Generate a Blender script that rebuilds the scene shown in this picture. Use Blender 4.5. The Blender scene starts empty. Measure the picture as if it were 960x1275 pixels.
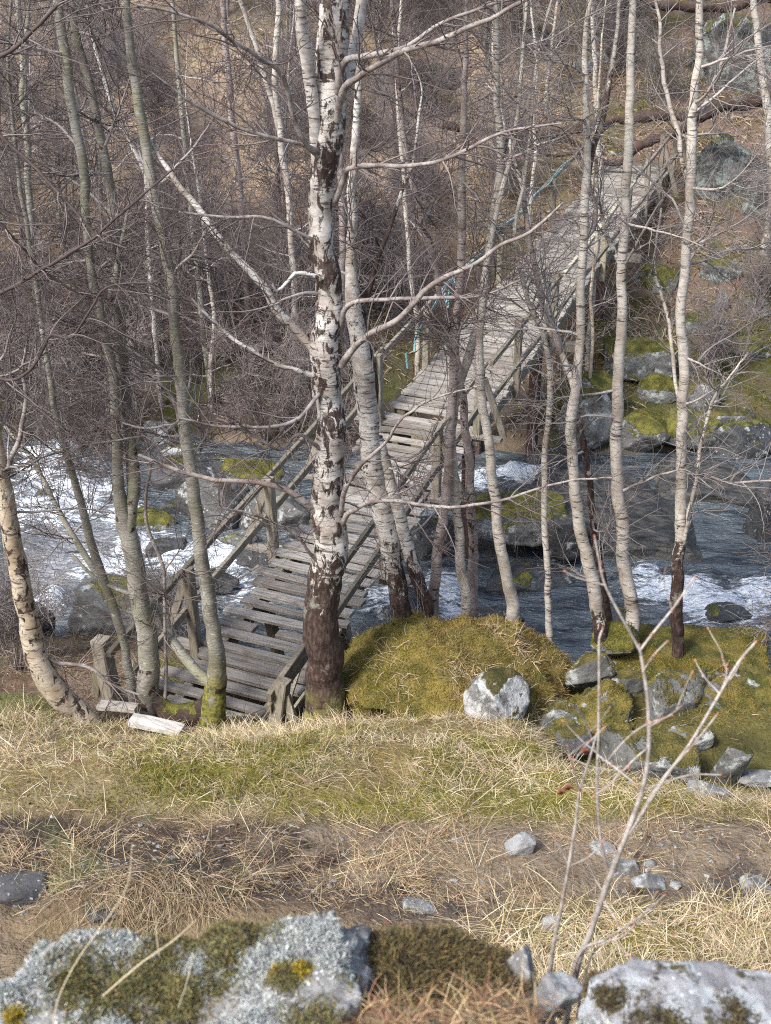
import bpy, math, random
import numpy as np
from mathutils import Vector

R = math.radians
SC = bpy.context.scene
COL = SC.collection
CAMZ = 9.0                       # camera height above the datum; water lies near z = 0.15
FPX, PITCH = 1500.0, R(27.0)     # lens in pixels of the 960 x 1275 photograph, downward tilt
CP, SP = math.cos(PITCH), math.sin(PITCH)
rng = np.random.default_rng(11)

# ------------------------------------------------------------------ numpy noise
def _hash(ix, iy, iz, seed):
    h = (ix.astype(np.int64) * 374761393 + iy.astype(np.int64) * 668265263 + iz.astype(np.int64) * 2147483647 + seed * 974711) & 0xFFFFFFFF
    h = ((h ^ (h >> 13)) * 1274126177) & 0xFFFFFFFF
    h = (h ^ (h >> 16)) & 0xFFFFFFFF
    return h / 4294967295.0

def vnoise(p, seed=0):
    p = np.asarray(p, float)
    i = np.floor(p).astype(np.int64); f = p - i
    u = f * f * (3 - 2 * f)
    x, y, z = i[:, 0], i[:, 1], i[:, 2]
    def c(dx, dy, dz): return _hash(x + dx, y + dy, z + dz, seed)
    a = c(0,0,0)*(1-u[:,0]) + c(1,0,0)*u[:,0]; b = c(0,1,0)*(1-u[:,0]) + c(1,1,0)*u[:,0]
    d = c(0,0,1)*(1-u[:,0]) + c(1,0,1)*u[:,0]; e = c(0,1,1)*(1-u[:,0]) + c(1,1,1)*u[:,0]
    ab = a*(1-u[:,1]) + b*u[:,1]; de = d*(1-u[:,1]) + e*u[:,1]
    return (ab*(1-u[:,2]) + de*u[:,2]) * 2 - 1

def fbm(p, scale=1.0, octaves=4, seed=0, gain=0.5):
    p = np.asarray(p, float) * scale
    out = np.zeros(len(p)); a = 1.0; tot = 0
    for k in range(octaves):
        out += a * vnoise(p + k * 17.3, seed + k); tot += a
        p = p * 2.03; a *= gain
    return out / tot

def fbm2(x, y, scale, octaves=4, seed=0):
    x = np.asarray(x, float).ravel(); y = np.asarray(y, float).ravel()
    return fbm(np.stack([x, y, np.zeros_like(x)], 1), scale, octaves, seed)

def sstep(a, b, x):
    t = np.clip((np.asarray(x, float) - a) / (b - a), 0, 1)
    return t * t * (3 - 2 * t)

# ------------------------------------------------------------------ terrain
_Y  = [-6, 0, 1.6, 2.0, 3.0, 4.1, 5.5, 6.1, 6.7, 7.9, 8.9, 9.8, 10.5, 11.2, 12.0, 12.8, 13.5, 14.5, 17, 19, 20, 21, 22, 23.3, 25.5, 28.5, 31, 35, 45, 60, 90, 140]
_ZL = [-1.2,-1.65,-1.8,-2.35,-4.3,-5.15,-5.55,-5.65,-5.8,-6.2,-6.75,-7.35,-7.62,-7.8,-8.0,-8.35,-8.95,-9.4,-9.4,-9.2,-8.6,-8.1,-7.7,-7.2,-6.3,-5.0,-3.8,-1.8,4,13,33,60]
_ZC = [-1.2,-1.65,-1.8,-2.35,-4.3,-5.15,-5.55,-5.65,-5.8,-6.18,-6.65,-7.4,-7.85,-8.2,-8.7,-9.15,-9.35,-9.4,-9.4,-9.2,-8.7,-8.3,-7.9,-7.4,-6.5,-5.2,-4.0,-2.0,4,13,33,60]
_ZR = [-1.2,-1.65,-1.8,-2.35,-4.3,-5.1,-5.5,-5.6,-5.75,-6.15,-6.5,-6.95,-7.18,-7.7,-9.0,-9.3,-9.4,-9.4,-9.4,-9.2,-8.6,-8.3,-8.05,-7.57,-6.6,-5.5,-4.3,-2.3,4,13,33,60]
def ground(x, y):
    """Height of the ground above the datum."""
    x = np.atleast_1d(np.asarray(x, float)); y = np.atleast_1d(np.asarray(y, float))
    yy = y + 0.25 * fbm2(x, y * 0.3, 0.55, 3, 5) * sstep(6.0, 9, y)
    zl, zc, zr = np.interp(yy, _Y, _ZL), np.interp(yy, _Y, _ZC), np.interp(yy, _Y, _ZR)
    a = sstep(-3.0, -0.6, x); b = sstep(0.4, 2.2, x)
    z = zl * (1 - a) + zc * a
    z = z * (1 - b) + zr * b
    amp = 0.05 + 0.10 * sstep(6.2, 7.0, y) + 0.15 * sstep(12, 22, y) + 0.7 * sstep(27, 45, y)
    z = z + amp * fbm2(x, y, 0.55, 5, 2) + 0.06 * fbm2(x, y, 2.2, 4, 3) + 0.022 * fbm2(x, y, 8.0, 3, 4)
    z = z + 0.045 * fbm2(x, y, 4.5, 4, 14) * sstep(5.0, 5.4, y) * (1 - sstep(6.4, 6.9, y))
    # eroded hump of turf overhanging the path on the left
    z = z + 0.22 * np.exp(-(((x + 1.42) / 0.55) ** 2 + ((y - 5.62) / 0.30) ** 2))
    z = z - 0.16 * np.exp(-(((x + 1.5) / 0.5) ** 2 + ((y - 5.2) / 0.20) ** 2))
    # crest of grass in front of the bridge, hollow among the rocks of the right bank
    z = z + 0.05 * np.exp(-(((x - 0.2) / 1.4) ** 2 + ((y - 7.6) / 0.5) ** 2)) - 0.16 * np.exp(-(((x + 1.6) / 1.6) ** 2 + ((y - 8.9) / 0.8) ** 2))
    z = z - 0.055 * (1 - sstep(1.8, 2.1, y)) * sstep(0.3, 0.9, y) - 0.30 * (1 - sstep(1.75, 2.1, y)) * sstep(0.3, 0.9, y) * np.clip(1 - sstep(-0.16, -0.02, x) + sstep(0.27, 0.36, x), 0, 1)
    z = z - 0.50 * sstep(1.1, 1.7, x) * np.exp(-((y - (8.75 - 0.45 * np.clip(x - 1.2, 0, 1.6))) / 0.85) ** 2)
    return z + CAMZ

def ray(px, py):
    X, U = (px - 480) / FPX, -(py - 637.5) / FPX
    return np.array([X, CP + U * SP, -SP + U * CP])
def at(px, py, Y):
    d = ray(px, py); return d * (Y / d[1]) + np.array([0, 0, CAMZ])
def depth(P): return P[1] * CP - (P[2] - CAMZ) * SP
def hit(px, py, y0=2.2):
    d = ray(px, py); ts = np.linspace(y0, 60, 6000) / d[1]
    P = d[None] * ts[:, None] + np.array([0, 0, CAMZ])
    w = np.where((P[:, 1] > 12.0) & (P[:, 1] < 20), 0.15, -99)
    g = np.maximum(ground(P[:, 0], P[:, 1]), w)
    k = np.argmax(P[:, 2] <= g)
    return P[k]
def px2m(px, P): return px * depth(P) / FPX

# ------------------------------------------------------------------ materials
class Nodes:
    def __init__(s, name):
        s.m = bpy.data.materials.new(name); s.m.use_nodes = True
        s.t = s.m.node_tree; s.t.nodes.clear()
        s.out = s.t.nodes.new('ShaderNodeOutputMaterial')
        s.b = s.t.nodes.new('ShaderNodeBsdfPrincipled')
        s.t.links.new(s.b.outputs[0], s.out.inputs[0])
        s._oc = None
    def put(s, sock, v):
        if hasattr(v, 'is_output') or isinstance(v, bpy.types.NodeSocket): s.t.links.new(v, sock)
        elif isinstance(v, (tuple, list)): sock.default_value = tuple(v) + (1.0,) * (len(sock.default_value) - len(v))
        else: sock.default_value = v
    def oc(s):
        if s._oc is None:
            tc = s.t.nodes.new('ShaderNodeTexCoord').outputs['Object']; oi = s.t.nodes.new('ShaderNodeObjectInfo').outputs['Random']
            va = s.t.nodes.new('ShaderNodeVectorMath'); va.operation = 'MULTIPLY_ADD'; s.t.links.new(oi, va.inputs[0]); va.inputs[1].default_value = (37.0, 53.0, 71.0); s.t.links.new(tc, va.inputs[2])
            s._oc = va.outputs[0]
        return s._oc
    def vec(s, sx, sy, sz, v=None):
        n = s.t.nodes.new('ShaderNodeMapping'); s.put(n.inputs[0], v or s.oc()); n.inputs['Scale'].default_value = (sx, sy, sz)
        return n.outputs[0]
    def noise(s, scale, vec=None, detail=4, rough=0.55, dist=0.0):
        n = s.t.nodes.new('ShaderNodeTexNoise'); s.put(n.inputs['Vector'], vec or s.oc())
        n.inputs['Scale'].default_value = scale; n.inputs['Detail'].default_value = detail
        n.inputs['Roughness'].default_value = rough; n.inputs['Distortion'].default_value = dist
        return n.outputs[0]
    def voro(s, scale, vec=None):
        n = s.t.nodes.new('ShaderNodeTexVoronoi'); s.put(n.inputs['Vector'], vec or s.oc()); n.inputs['Scale'].default_value = scale
        return n.outputs['Distance']
    def attr(s, name):
        n = s.t.nodes.new('ShaderNodeAttribute'); n.attribute_name = name; return n
    def step(s, v, a, b):
        n = s.t.nodes.new('ShaderNodeMapRange'); s.put(n.inputs[0], v); s.put(n.inputs[1], a); s.put(n.inputs[2], b); n.clamp = True
        n.interpolation_type = 'SMOOTHSTEP'; return n.outputs[0]
    def math(s, op, a, b=0.0):
        n = s.t.nodes.new('ShaderNodeMath'); n.operation = op; s.put(n.inputs[0], a); s.put(n.inputs[1], b); return n.outputs[0]
    def mix(s, f, a, b, mode='MIX'):
        n = s.t.nodes.new('ShaderNodeMix'); n.data_type = 'RGBA'; n.blend_type = mode
        s.put(n.inputs[0], f); s.put(n.inputs[6], a); s.put(n.inputs[7], b); return n.outputs[2]
    def up(s):
        g = s.t.nodes.new('ShaderNodeNewGeometry'); x = s.t.nodes.new('ShaderNodeSeparateXYZ'); s.t.links.new(g.outputs['Normal'], x.inputs[0]); return x.outputs[2]
    def done(s, col, rough=0.85, bump=None, strength=0.5, dist=0.02, spec=0.3):
        s.put(s.b.inputs['Base Color'], col); s.put(s.b.inputs['Roughness'], rough); s.b.inputs['Specular IOR Level'].default_value = spec
        if bump is not None:
            n = s.t.nodes.new('ShaderNodeBump'); n.inputs['Strength'].default_value = strength; n.inputs['Distance'].default_value = dist
            s.put(n.inputs['Height'], bump); s.t.links.new(n.outputs[0], s.b.inputs['Normal'])
        return s.m

def mat_birch(name, white=(0.62,0.59,0.545), tan=(0.36,0.30,0.25), dark=(0.045,0.028,0.022), bias=0.0):
    n = Nodes(name)
    big = n.noise(5.0, n.vec(1,1,0.8), 4, 0.6)
    col = n.mix(n.step(big, 0.42, 0.66), white, tan)
    peel = n.noise(9.0, n.vec(1,1,4.5), 4, 0.6, 0.5)
    col = n.mix(n.math('MULTIPLY', n.step(peel, 0.46, 0.62), 0.55), col, (0.27,0.23,0.20))
    dash = n.noise(7.0, n.vec(1.0,1.0,6), 4, 0.6)
    dm = n.math('MULTIPLY', n.step(dash, 0.56, 0.63), n.step(n.noise(1.7, None, 3), 0.36, 0.56))
    col = n.mix(n.math('MULTIPLY', dm, 0.85), col, dark)
    pt = n.noise(9.5, n.vec(1.3,1.3,0.75), 6, 0.68, 0.7)
    dk = n.attr('dark').outputs['Fac']
    thr = n.math('SUBTRACT', 0.74 + bias, n.math('MULTIPLY', dk, 0.57))
    pm = n.step(n.math('SUBTRACT', pt, thr), -0.02, 0.03)
    rough_bark = n.mix(n.step(n.noise(26, n.vec(1.5,1.5,0.5), 4), 0.42, 0.68), dark, (0.115,0.078,0.068))
    col = n.mix(pm, col, rough_bark)
    lic = n.step(n.noise(4.5, None, 5, 0.65), 0.60, 0.68)
    col = n.mix(n.math('MULTIPLY', lic, 0.5), col, (0.34,0.36,0.30))
    mm = n.math('MULTIPLY', n.attr('moss').outputs['Fac'], n.step(n.noise(9, None, 4), 0.36, 0.55))
    col = n.mix(mm, col, n.mix(n.noise(30), (0.10,0.105,0.02), (0.26,0.22,0.05)))
    h = n.math('ADD', n.math('MULTIPLY', pm, 0.8), n.math('ADD', n.math('MULTIPLY', n.noise(22, n.vec(1,1,0.4), 3), n.math('ADD', pm, 0.12)), n.math('MULTIPLY', dm, -0.4)))
    return n.done(col, 0.75, h, 0.7, 0.02)

def mat_greybark(name):
    n = Nodes(name)
    col = n.mix(n.step(n.noise(4, n.vec(1,1,0.7), 4), 0.35, 0.65), (0.20,0.185,0.15), (0.34,0.325,0.275))
    ring = n.noise(10, n.vec(0.8,0.8,7), 4, 0.6)
    col = n.mix(n.math('MULTIPLY', n.step(ring, 0.52, 0.62), 0.55), col, (0.13,0.11,0.085))
    col = n.mix(n.math('MULTIPLY', n.step(n.noise(14, n.vec(1,1,2.2), 4), 0.60, 0.68), 0.8), col, (0.46,0.49,0.45))
    col = n.mix(n.math('MULTIPLY', n.step(n.noise(2.6, None, 3), 0.5, 0.62), 0.45), col, (0.20,0.20,0.11))
    dk = n.attr('dark').outputs['Fac']
    pt = n.noise(6.5, n.vec(1.2,1.2,1.1), 4, 0.5, 0.4)
    pm = n.step(n.math('SUBTRACT', pt, n.math('SUBTRACT', 0.86, n.math('MULTIPLY', dk, 0.36))), -0.01, 0.015)
    col = n.mix(pm, col, n.mix(n.noise(30), (0.035,0.02,0.016), (0.10,0.055,0.04)))
    mm = n.math('MULTIPLY', n.attr('moss').outputs['Fac'], n.step(n.noise(8, None, 4), 0.30, 0.48))
    col = n.mix(mm, col, n.mix(n.step(n.noise(25), 0.35, 0.65), (0.06,0.065,0.012), (0.22,0.20,0.04)))
    h = n.math('ADD', n.math('MULTIPLY', ring, 0.8), n.math('ADD', n.math('MULTIPLY', pm, -0.5), n.math('MULTIPLY', n.noise(25, None, 2), 0.5)))
    return n.done(col, 0.8, h, 0.6, 0.015)

def mat_attr(name, attr='albedo', rough=0.9, var=0.25, scale=18, bumpscale=60, bs=0.4, bd=0.01):
    """surface whose own colour is stored per vertex, broken up with fine noise"""
    n = Nodes(name)
    c = n.attr(attr).outputs['Color']
    f = n.noise(scale, None, 5, 0.65)
    c = n.mix(1.0, c, n.mix(f, (1-var*1.6,)*3, (1+var*1.6,)*3), 'MULTIPLY')
    return n.done(c, rough, n.noise(bumpscale, None, 4), bs, bd)

def mat_rock(name, base=(0.20,0.20,0.19), base2=(0.11,0.11,0.105), lichen=0.5, lich_col=(0.52,0.54,0.52), moss=0.5, m1=(0.065,0.07,0.012), m2=(0.22,0.20,0.04), rough=0.85, sc=1.0, spots=0.3, bands=0.0):
    n = Nodes(name)
    v = n.vec(sc, sc, sc)
    col = n.mix(n.step(n.noise(3.0, v, 6, 0.62), 0.35, 0.66), base, base2)
    if bands:
        w = n.noise(2.0, n.vec(1.0*sc, 5.0*sc, 6.0*sc), 5, 0.6, 0.8)
        col = n.mix(n.math('MULTIPLY', n.step(w, 0.42, 0.62), bands), col, tuple(c*0.4 for c in base2))
    col = n.mix(n.math('MULTIPLY', n.step(n.noise(16, v, 4, 0.7), 0.52, 0.7), 0.6), col, tuple(c*0.45 for c in base2))
    if lichen:
        lm = n.step(n.math('ADD', n.noise(4.2, v, 6, 0.66), lichen*0.25), 0.62, 0.70)
        lc = n.mix(n.noise(30, v, 3), lich_col, tuple(c*0.62 for c in lich_col))
        col = n.mix(n.math('MULTIPLY', lm, 0.85), col, lc)
        dots = n.step(n.voro(14, v), 0.24, 0.16)
        col = n.mix(n.math('MULTIPLY', n.math('MULTIPLY', dots, n.step(n.noise(2.2, v, 2), 0.5, 0.6)), spots*2), col, tuple(min(1, c*1.2) for c in lich_col))
    mm = None
    if moss:
        u = n.math('ADD', n.math('MULTIPLY', n.up(), 0.42), n.math('MULTIPLY', n.noise(3.4, v, 5, 0.62), 1.0))
        mm = n.step(u, 1.02 - moss*0.45, 1.10 - moss*0.45)
        mc = n.mix(n.step(n.noise(5, v, 4), 0.36, 0.64), m1, m2)
        mc = n.mix(n.math('MULTIPLY', n.step(n.noise(60, v, 3), 0.4, 0.7), 0.6), mc, tuple(c*0.5 for c in m1))
        col = n.mix(mm, col, mc)
    h = n.math('ADD', n.noise(10, v, 8, 0.68), n.math('MULTIPLY', n.noise(70, v, 4, 0.7), 0.35))
    if mm is not None: h = n.math('ADD', h, n.math('MULTIPLY', mm, n.math('ADD', 0.3, n.noise(55, v, 3))))
    return n.done(col, rough, h, 0.8, 0.035/sc, 0.35)

def mat_wood(name, a=(0.425,0.395,0.35), b=(0.19,0.165,0.14), grain=(2.5,45,45), green=0.0):
    n = Nodes(name)
    rm = n.t.nodes.new('ShaderNodeMapping'); rm.inputs['Rotation'].default_value = (0, 0, R(23)); n.put(rm.inputs[0], n.oc())
    v = n.vec(*grain, rm.outputs[0])
    t = n.attr('tint').outputs['Fac']
    col = n.mix(t, b, a)
    g = n.noise(1.0, v, 5, 0.6, 0.4)
    col = n.mix(n.math('MULTIPLY', n.step(g, 0.45, 0.68), 0.65), col, tuple(c*0.35 for c in b))
    st = n.step(n.noise(5.0, None, 4), 0.52, 0.72)
    col = n.mix(n.math('MULTIPLY', st, 0.5), col, (0.13,0.09,0.065))
    if green: col = n.mix(n.math('MULTIPLY', n.step(n.noise(6.0, None, 4), 0.42, 0.65), green), col, (0.12,0.115,0.045))
    return n.done(col, 0.82, g, 0.5, 0.008)

M = {}
M['birch'] = mat_birch('birch_bark')
M['birch_clean'] = mat_birch('pale_birch_bark', (0.56,0.515,0.45), (0.38,0.325,0.265), bias=0.03)
M['birch_pink'] = mat_birch('reddish_birch_bark', (0.42,0.36,0.33), (0.24,0.17,0.15))
M['birch_gold'] = mat_birch('golden_birch_bark', (0.52,0.45,0.34), (0.36,0.27,0.17), bias=-0.03)
M['grey'] = mat_greybark('grey_bark')
n_ = Nodes('grey_limb_bark'); _c = n_.mix(n_.step(n_.noise(8, None, 4), 0.35, 0.65), (0.16,0.125,0.115), (0.36,0.325,0.30)); _c = n_.mix(n_.math('MULTIPLY', n_.step(n_.noise(40, None, 3), 0.55, 0.65), 0.6), _c, (0.08,0.055,0.05)); M['greyish_limb'] = n_.done(_c, 0.75, n_.noise(40, None, 2), 0.3, 0.006)
n_ = Nodes('dark_limb_bark'); M['dark_limb'] = n_.done(n_.mix(n_.noise(14, None, 4), (0.035,0.024,0.022), (0.12,0.09,0.082)), 0.7, n_.noise(40, None, 2), 0.3, 0.006)
M['twig'] = mat_attr('twig_bark', rough=0.7, var=0.22, scale=35)
M['ground'] = mat_attr('earth_and_turf', var=0.35, scale=9, bumpscale=26, bs=0.8, bd=0.05)
M['blade'] = mat_attr('dry_grass', rough=0.75, var=0.05)
M['mossfib'] = mat_attr('moss_fibre', rough=0.95, var=0.15)
M['wood'] = mat_wood('weathered_plank')
M['wood_bleached'] = mat_wood('bleached_board', (0.62,0.60,0.56), (0.48,0.45,0.42))
M['wood_long'] = mat_wood('weathered_beam', (0.31,0.275,0.22), (0.17,0.145,0.11), (30,30,4), 0.3)
M['wood_pale'] = mat_wood('pale_pole', (0.50,0.46,0.34), (0.36,0.31,0.22), (30,30,4))
M['wood_red'] = mat_wood('dark_red_beam', (0.14,0.075,0.06), (0.07,0.04,0.035), (30,30,4))
M['rock'] = mat_rock('grey_lichen_rock', base=(0.17,0.17,0.162), base2=(0.085,0.085,0.08), lichen=0.38, moss=0.55, m1=(0.055,0.055,0.014), m2=(0.19,0.15,0.04))
M['rock_dark_plain'] = mat_rock('dark_flat_stone', base=(0.11,0.11,0.112), base2=(0.06,0.06,0.06), lichen=0.15, moss=0.0, rough=0.6, sc=2.0)
M['rock_moss'] = mat_rock('mossy_rock', moss=0.95, lichen=0.35)
M['rock_plain'] = mat_rock('plain_path_stone', base=(0.26,0.26,0.255), base2=(0.13,0.13,0.125), moss=0.0, lichen=0.4, sc=2.0)
M['rock_patchy'] = mat_rock('half_mossy_rock', base=(0.19,0.19,0.18), base2=(0.075,0.075,0.07), moss=0.78, lichen=0.45, m1=(0.06,0.065,0.012), m2=(0.22,0.17,0.04))
M['log_moss'] = mat_rock('mossy_root', base=(0.085,0.058,0.045), base2=(0.04,0.027,0.022), lichen=0.0, moss=0.62, sc=2.0)
M['rock_mound'] = mat_rock('moss_grown_rock', moss=1.9, lichen=0.2, m1=(0.11,0.095,0.02), m2=(0.27,0.205,0.048))
M['rock_white'] = mat_rock('white_lichen_rock', base=(0.30,0.30,0.29), base2=(0.13,0.13,0.125), lichen=0.62, lich_col=(0.62,0.63,0.62), moss=0.55, m1=(0.045,0.045,0.012), m2=(0.12,0.10,0.03))
M['rock_wet'] = mat_rock('wet_dark_rock', base=(0.075,0.078,0.08), base2=(0.032,0.033,0.034), lichen=0.12, moss=0.22, rough=0.38)
M['rock_dry'] = mat_rock('dark_stream_rock', base=(0.17,0.168,0.16), base2=(0.075,0.075,0.072), lichen=0.25, moss=0.25, rough=0.7, bands=0.5)
M['rock_cliff'] = mat_rock('green_grey_cliff', base=(0.20,0.20,0.19), base2=(0.055,0.058,0.052), sc=0.8, bands=0.6, lichen=0.45, lich_col=(0.36,0.42,0.38), moss=0.5, m1=(0.05,0.06,0.012), m2=(0.14,0.13,0.03))
M['rock_near'] = mat_rock('near_lichen_rock', base=(0.32,0.315,0.30), base2=(0.15,0.145,0.14), lichen=0.45, lich_col=(0.56,0.57,0.55), moss=0.12, m1=(0.09,0.085,0.035), m2=(0.19,0.175,0.075), sc=5.0, spots=0.5)
M['rock_slab'] = mat_rock('near_slab_rock', base=(0.34,0.335,0.34), base2=(0.21,0.205,0.21), lichen=0.55, lich_col=(0.52,0.545,0.545), moss=0.1, m1=(0.06,0.055,0.03), m2=(0.11,0.09,0.03), sc=4.0, spots=0.4)
M['rock_bed'] = mat_rock('wet_bedrock', base=(0.125,0.118,0.10), base2=(0.05,0.053,0.055), lichen=0.0, moss=0.0, rough=0.28, bands=0.8)
M['lichen'] = mat_attr('lichen_crust', rough=0.95, var=0.2, scale=120)
n_ = Nodes('turquoise_rope'); M['rope'] = n_.done(n_.mix(n_.noise(60), (0.13,0.33,0.35), (0.30,0.48,0.48)), 0.6, n_.noise(150), 0.4, 0.005)
n_ = Nodes('red_leaf'); M['leaf'] = n_.done(n_.mix(n_.noise(20), (0.20,0.055,0.04), (0.32,0.12,0.07)), 0.6)
n_ = Nodes('bud'); M['bud'] = n_.done((0.42,0.19,0.12), 0.5)
n_ = Nodes('bare_wood_stump'); M['cut'] = n_.done(n_.mix(n_.noise(40), (0.50,0.32,0.18), (0.62,0.45,0.30)), 0.8)

def mat_water():
    n = Nodes('stream_water')
    foam = n.attr('foam').outputs['Fac']
    fl = n.vec(0.75, 3.0, 1.0)
    s1 = n.noise(3.0, fl, 6, 0.66, 1.4)
    s2 = n.noise(9.0, n.vec(0.8, 2.4, 1.0), 4, 0.6, 0.8)
    s = n.math('ADD', n.math('MULTIPLY', s1, 0.74), n.math('MULTIPLY', s2, 0.26))
    fm = n.step(n.math('ADD', s, n.math('MULTIPLY', foam, 0.40)), 0.67, 0.82)
    deep = n.mix(n.step(n.noise(1.6, fl, 5, 0.6), 0.38, 0.62), (0.032,0.043,0.053), (0.115,0.140,0.158))
    deep = n.mix(n.math('MULTIPLY', n.step(n.noise(4.0, n.vec(1, 4, 1), 4), 0.52, 0.65), 0.5), deep, (0.085,0.080,0.062))
    grey = n.attr('sheet').outputs['Fac']
    deep = n.mix(grey, deep, n.mix(n.noise(3, fl, 4), (0.19,0.20,0.215), (0.31,0.315,0.33)))
    col = n.mix(fm, deep, n.mix(n.step(s2, 0.3, 0.65), (0.36,0.43,0.50), (0.74,0.77,0.79)))
    rough = n.math('ADD', 0.30, n.math('MULTIPLY', fm, 0.55))
    h = n.math('ADD', n.math('ADD', n.noise(6, n.vec(0.8, 2.4, 1), 3, 0.5, 0.8), n.math('MULTIPLY', n.noise(2.0, fl, 4, 0.6, 0.8), 1.4)), n.math('MULTIPLY', fm, 0.8))
    return n.done(col, rough, h, 0.9, 0.09, 0.5)
M['water'] = mat_water()

# ------------------------------------------------------------------ object helpers
def tag(o, label=None, cat=None, group=None, kind=None):
    for k, v in (('label', label), ('category', cat), ('group', group), ('kind', kind)):
        if v: o[k] = v
    return o
def empty(name, loc):
    o = bpy.data.objects.new(name, None); o.location = tuple(loc); o.empty_display_size = 0.2; COL.objects.link(o); return o
def mesh(name, V, F, mat, parent=None, attrs=None, smooth=True, origin=None, face_mats=None):
    """V (n,3) world points, F (m,k) indices; stored relative to ORIGIN (or the parent's place)"""
    V = np.asarray(V, np.float32); F = np.asarray(F, np.int32)
    if origin is None: origin = np.array(parent_world(parent)) if parent else np.zeros(3)
    me = bpy.data.meshes.new(name)
    k = F.shape[1]
    me.vertices.add(len(V)); me.vertices.foreach_set('co', (V - np.asarray(origin, np.float32)).astype(np.float32).ravel())
    me.loops.add(F.size); me.loops.foreach_set('vertex_index', F.ravel())
    me.polygons.add(len(F)); me.polygons.foreach_set('loop_start', np.arange(0, F.size, k, dtype=np.int32))
    me.polygons.foreach_set('loop_total', np.full(len(F), k, np.int32))
    me.polygons.foreach_set('use_smooth', np.full(len(F), smooth))
    for nm, A in (attrs or {}).items():
        A = np.asarray(A, np.float32)
        if A.ndim == 2:
            at_ = me.attributes.new(nm, 'FLOAT_COLOR', 'POINT'); at_.data.foreach_set('color', np.concatenate([A, np.ones((len(A), 1), np.float32)], 1).ravel())
        else:
            at_ = me.attributes.new(nm, 'FLOAT', 'POINT'); at_.data.foreach_set('value', A)
    me.update(); me.validate()
    me.materials.append(mat)
    o = bpy.data.objects.new(name, me); COL.objects.link(o)
    if parent: o.parent = parent
    else: o.location = tuple(origin)
    return o
def parent_world(p):
    v = np.array(p.location)
    while p.parent: p = p.parent; v = v + np.array(p.location)
    return v

def catmull(P, n):
    P = np.asarray(P, float)
    d = np.r_[0, np.cumsum(np.linalg.norm(np.diff(P[:, :3], axis=0), axis=1))]
    Q = np.concatenate([2*P[:1]-P[1:2], P, 2*P[-1:]-P[-2:-1]])
    ts = np.linspace(0, d[-1], n)
    i = np.clip(np.searchsorted(d, ts, side='right') - 1, 0, len(P) - 2)
    u = ((ts - d[i]) / np.maximum(d[i+1] - d[i], 1e-9))[:, None]
    a, b, c, e = Q[i], Q[i+1], Q[i+2], Q[i+3]
    return 0.5*((2*b) + (c-a)*u + (2*a-5*b+4*c-e)*u**2 + (3*b-a-3*c+e)*u**3)

def tubes(P, Rr, k, knob=0.0, seed=0):
    """P (N,n,3), Rr (N,n): N tubes of k sides. Returns V, F (quads), index of tube row per vertex"""
    N, n, _ = P.shape
    T = np.gradient(P, axis=1); T /= np.maximum(np.linalg.norm(T, axis=2, keepdims=True), 1e-9)
    ref = np.where(np.abs(T.mean(1)[:, None, 2:3]) > 0.8, np.array([1., 0, 0]), np.array([0, 0, 1.]))
    A = np.cross(T, ref); A /= np.maximum(np.linalg.norm(A, axis=2, keepdims=True), 1e-9)
    B = np.cross(T, A)
    th = np.linspace(0, 2*np.pi, k, endpoint=False)
    rr = np.repeat(Rr[:, :, None], k, 2)
    V = P[:, :, None, :] + rr[..., None] * (np.cos(th)[None, None, :, None]*A[:, :, None, :] + np.sin(th)[None, None, :, None]*B[:, :, None, :])
    if knob:
        q = V.reshape(-1, 3)
        f = 1 + knob * (fbm(q, 5.0, 3, seed) + 0.6*fbm(q, 16.0, 2, seed+9))
        V = P[:, :, None, :] + (V - P[:, :, None, :]) * f.reshape(N, n, k)[..., None]
    base = (np.arange(N)*n*k)[:, None, None]; row = (np.arange(n-1)*k)[None, :, None]; c = np.arange(k)[None, None, :]; c2 = (c+1) % k
    F = np.stack([base+row+c, base+row+c2, base+row+k+c2, base+row+k+c], -1).reshape(-1, 4)
    return V.reshape(-1, 3), F

def rand_unit(N): 
    v = rng.normal(size=(N, 3)); return v / np.linalg.norm(v, axis=1, keepdims=True)

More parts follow.
